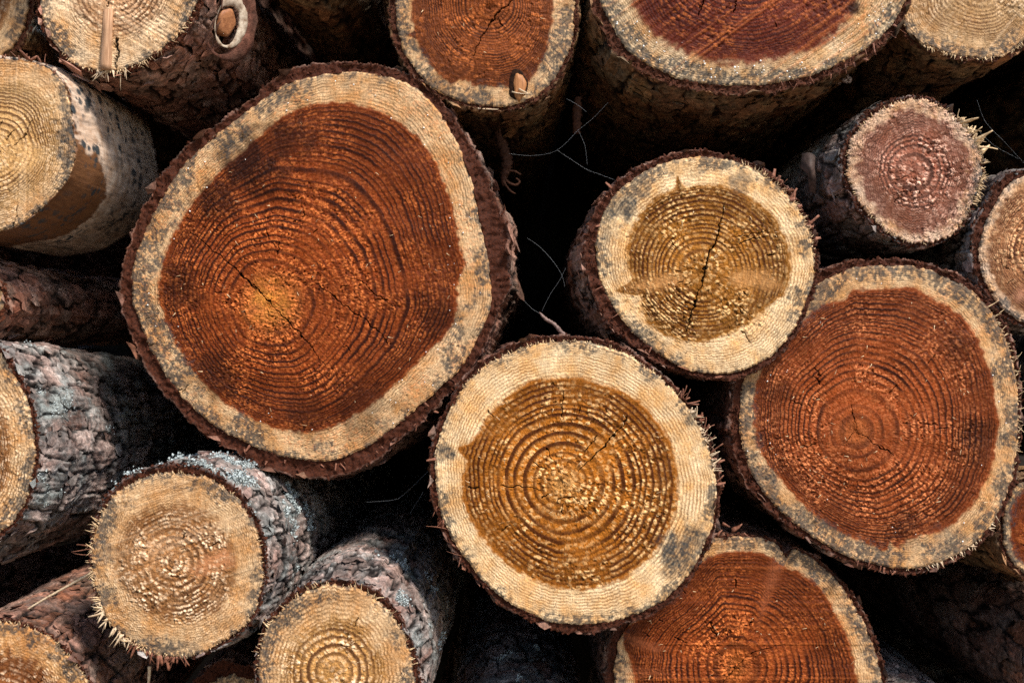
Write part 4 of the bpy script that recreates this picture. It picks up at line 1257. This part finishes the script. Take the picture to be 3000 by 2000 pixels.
for l_, r_ in (([(1476, 520), (1492, 536), (1512, 542), (1522, 532), (1512, 522)], .0016), ([(1474, 530), (1492, 556), (1510, 568)], .0013), ([(1488, 500), (1508, 502), (1526, 512)], .0014), ([(1462, 400), (1464, 385), (1460, 370)], .0018)):
    c_ = tube('curl', px_pts(l_, .128), [r_, r_, r_ * .6], M_STRIP, None, 6, .2, 6, o_)
    c_.parent = hs
    c_.location = (0, 0, 0)
st = tube('wood_sliver', px_pts([(1694, 285), (1692, 330), (1690, 392)], .12), [.004, .006, .0045], M_STRIP, None, 8, .3, 7, at(1692, 340, .12))
tag(st, 'upright reddish wood sliver in the dark gap between two top logs', 'sliver')

def web(lines, Y, label):
    o = None
    for l_ in lines:
        if o is None:
            org = at(l_[0][0], l_[0][1], Y)
            o = empty('cobweb', org, label, 'cobweb', 'cobwebs in the gaps')
        q = tube('thread', px_pts(l_, Y), [.00008, .00011, .00008], M_WEB, None, 4, 0, 1, org)
        q.parent = o
        q.location = (0, 0, 0)
web([[(1660, 290), (1690, 306), (1718, 328)], [(1782, 300), (1738, 346), (1694, 382), (1632, 440), (1562, 456), (1490, 450)], [(1632, 440), (1680, 472), (1720, 497), (1760, 512), (1800, 527)], [(1695, 385), (1714, 428), (1720, 482)]],
    .06, 'forked cobweb threads across the dark gap left of the large dark red log')
web([[(1544, 697), (1580, 722), (1616, 760), (1644, 802), (1655, 840)], [(1657, 785), (1640, 820), (1612, 862), (1587, 912)], [(1535, 880), (1560, 905), (1582, 918)]],
    .02, 'cobweb threads strung to the twig in the middle gap')
web([[(2862, 293), (2888, 358), (2942, 415), (3000, 478)], [(2868, 384), (2915, 428), (2985, 466)], [(2893, 522), (2950, 512), (3000, 502)]],
    .08, 'cobweb threads beside the frayed splinters at the right edge')
web([[(1262, 1372), (1183, 1448), (1148, 1464), (1072, 1470)], [(1240, 1440), (1200, 1505)]],
    .05, 'faint cobweb threads in the gap left of the evenly ringed amber log')

# bark flap beside the small rough log
V, Fq = [], []
fl_out = [(2350, 450), (2372, 446), (2388, 455), (2386, 490), (2392, 530), (2388, 566), (2372, 560), (2366, 510), (2344, 490)]
L = LG['small_rough']
fz = [at(x, y, L.Y + .05) - L.root.location for x, y in fl_out]
V = [tuple(p) for p in fz] + [tuple(p + Vector((.002, .006, 0))) for p in fz]
nn_ = len(fz)
me_f = [np.array([[i, (i + 1) % nn_, nn_ + (i + 1) % nn_, nn_ + i] for i in range(nn_)]), np.array([list(range(nn_))[::-1], list(range(nn_, 2 * nn_))])]
mesh_from('loose_bark', V, me_f, plain_mat('flap_bark', (.03, .018, .014), (.12, .075, .06), 160), L.root, smooth=False)

# crumbs of bark caught in the gap between the amber front log and the round red one
rg = random.Random(12)
for i, (px, py, sz, an) in enumerate([(2098, 1548, 30, .4), (2128, 1532, 24, -.5), (2160, 1552, 34, .2), (2192, 1560, 26, -.9), (2112, 1570, 22, 1.2)]):
    p = at(px, py, .02)
    ob = blades('bark_crumb', [((-.5 * sz * mpp(.02), 0, 0), (math.cos(an), -.2, math.sin(an)), sz * mpp(.02), sz * .42 * mpp(.02), .4, i)], M_CHIP)
    ob.location = p
    tag(ob, 'small brown crumb of bark in the gap right of the evenly ringed amber log', 'bark crumb', 'bark crumbs in the gap by the red-brown low log')
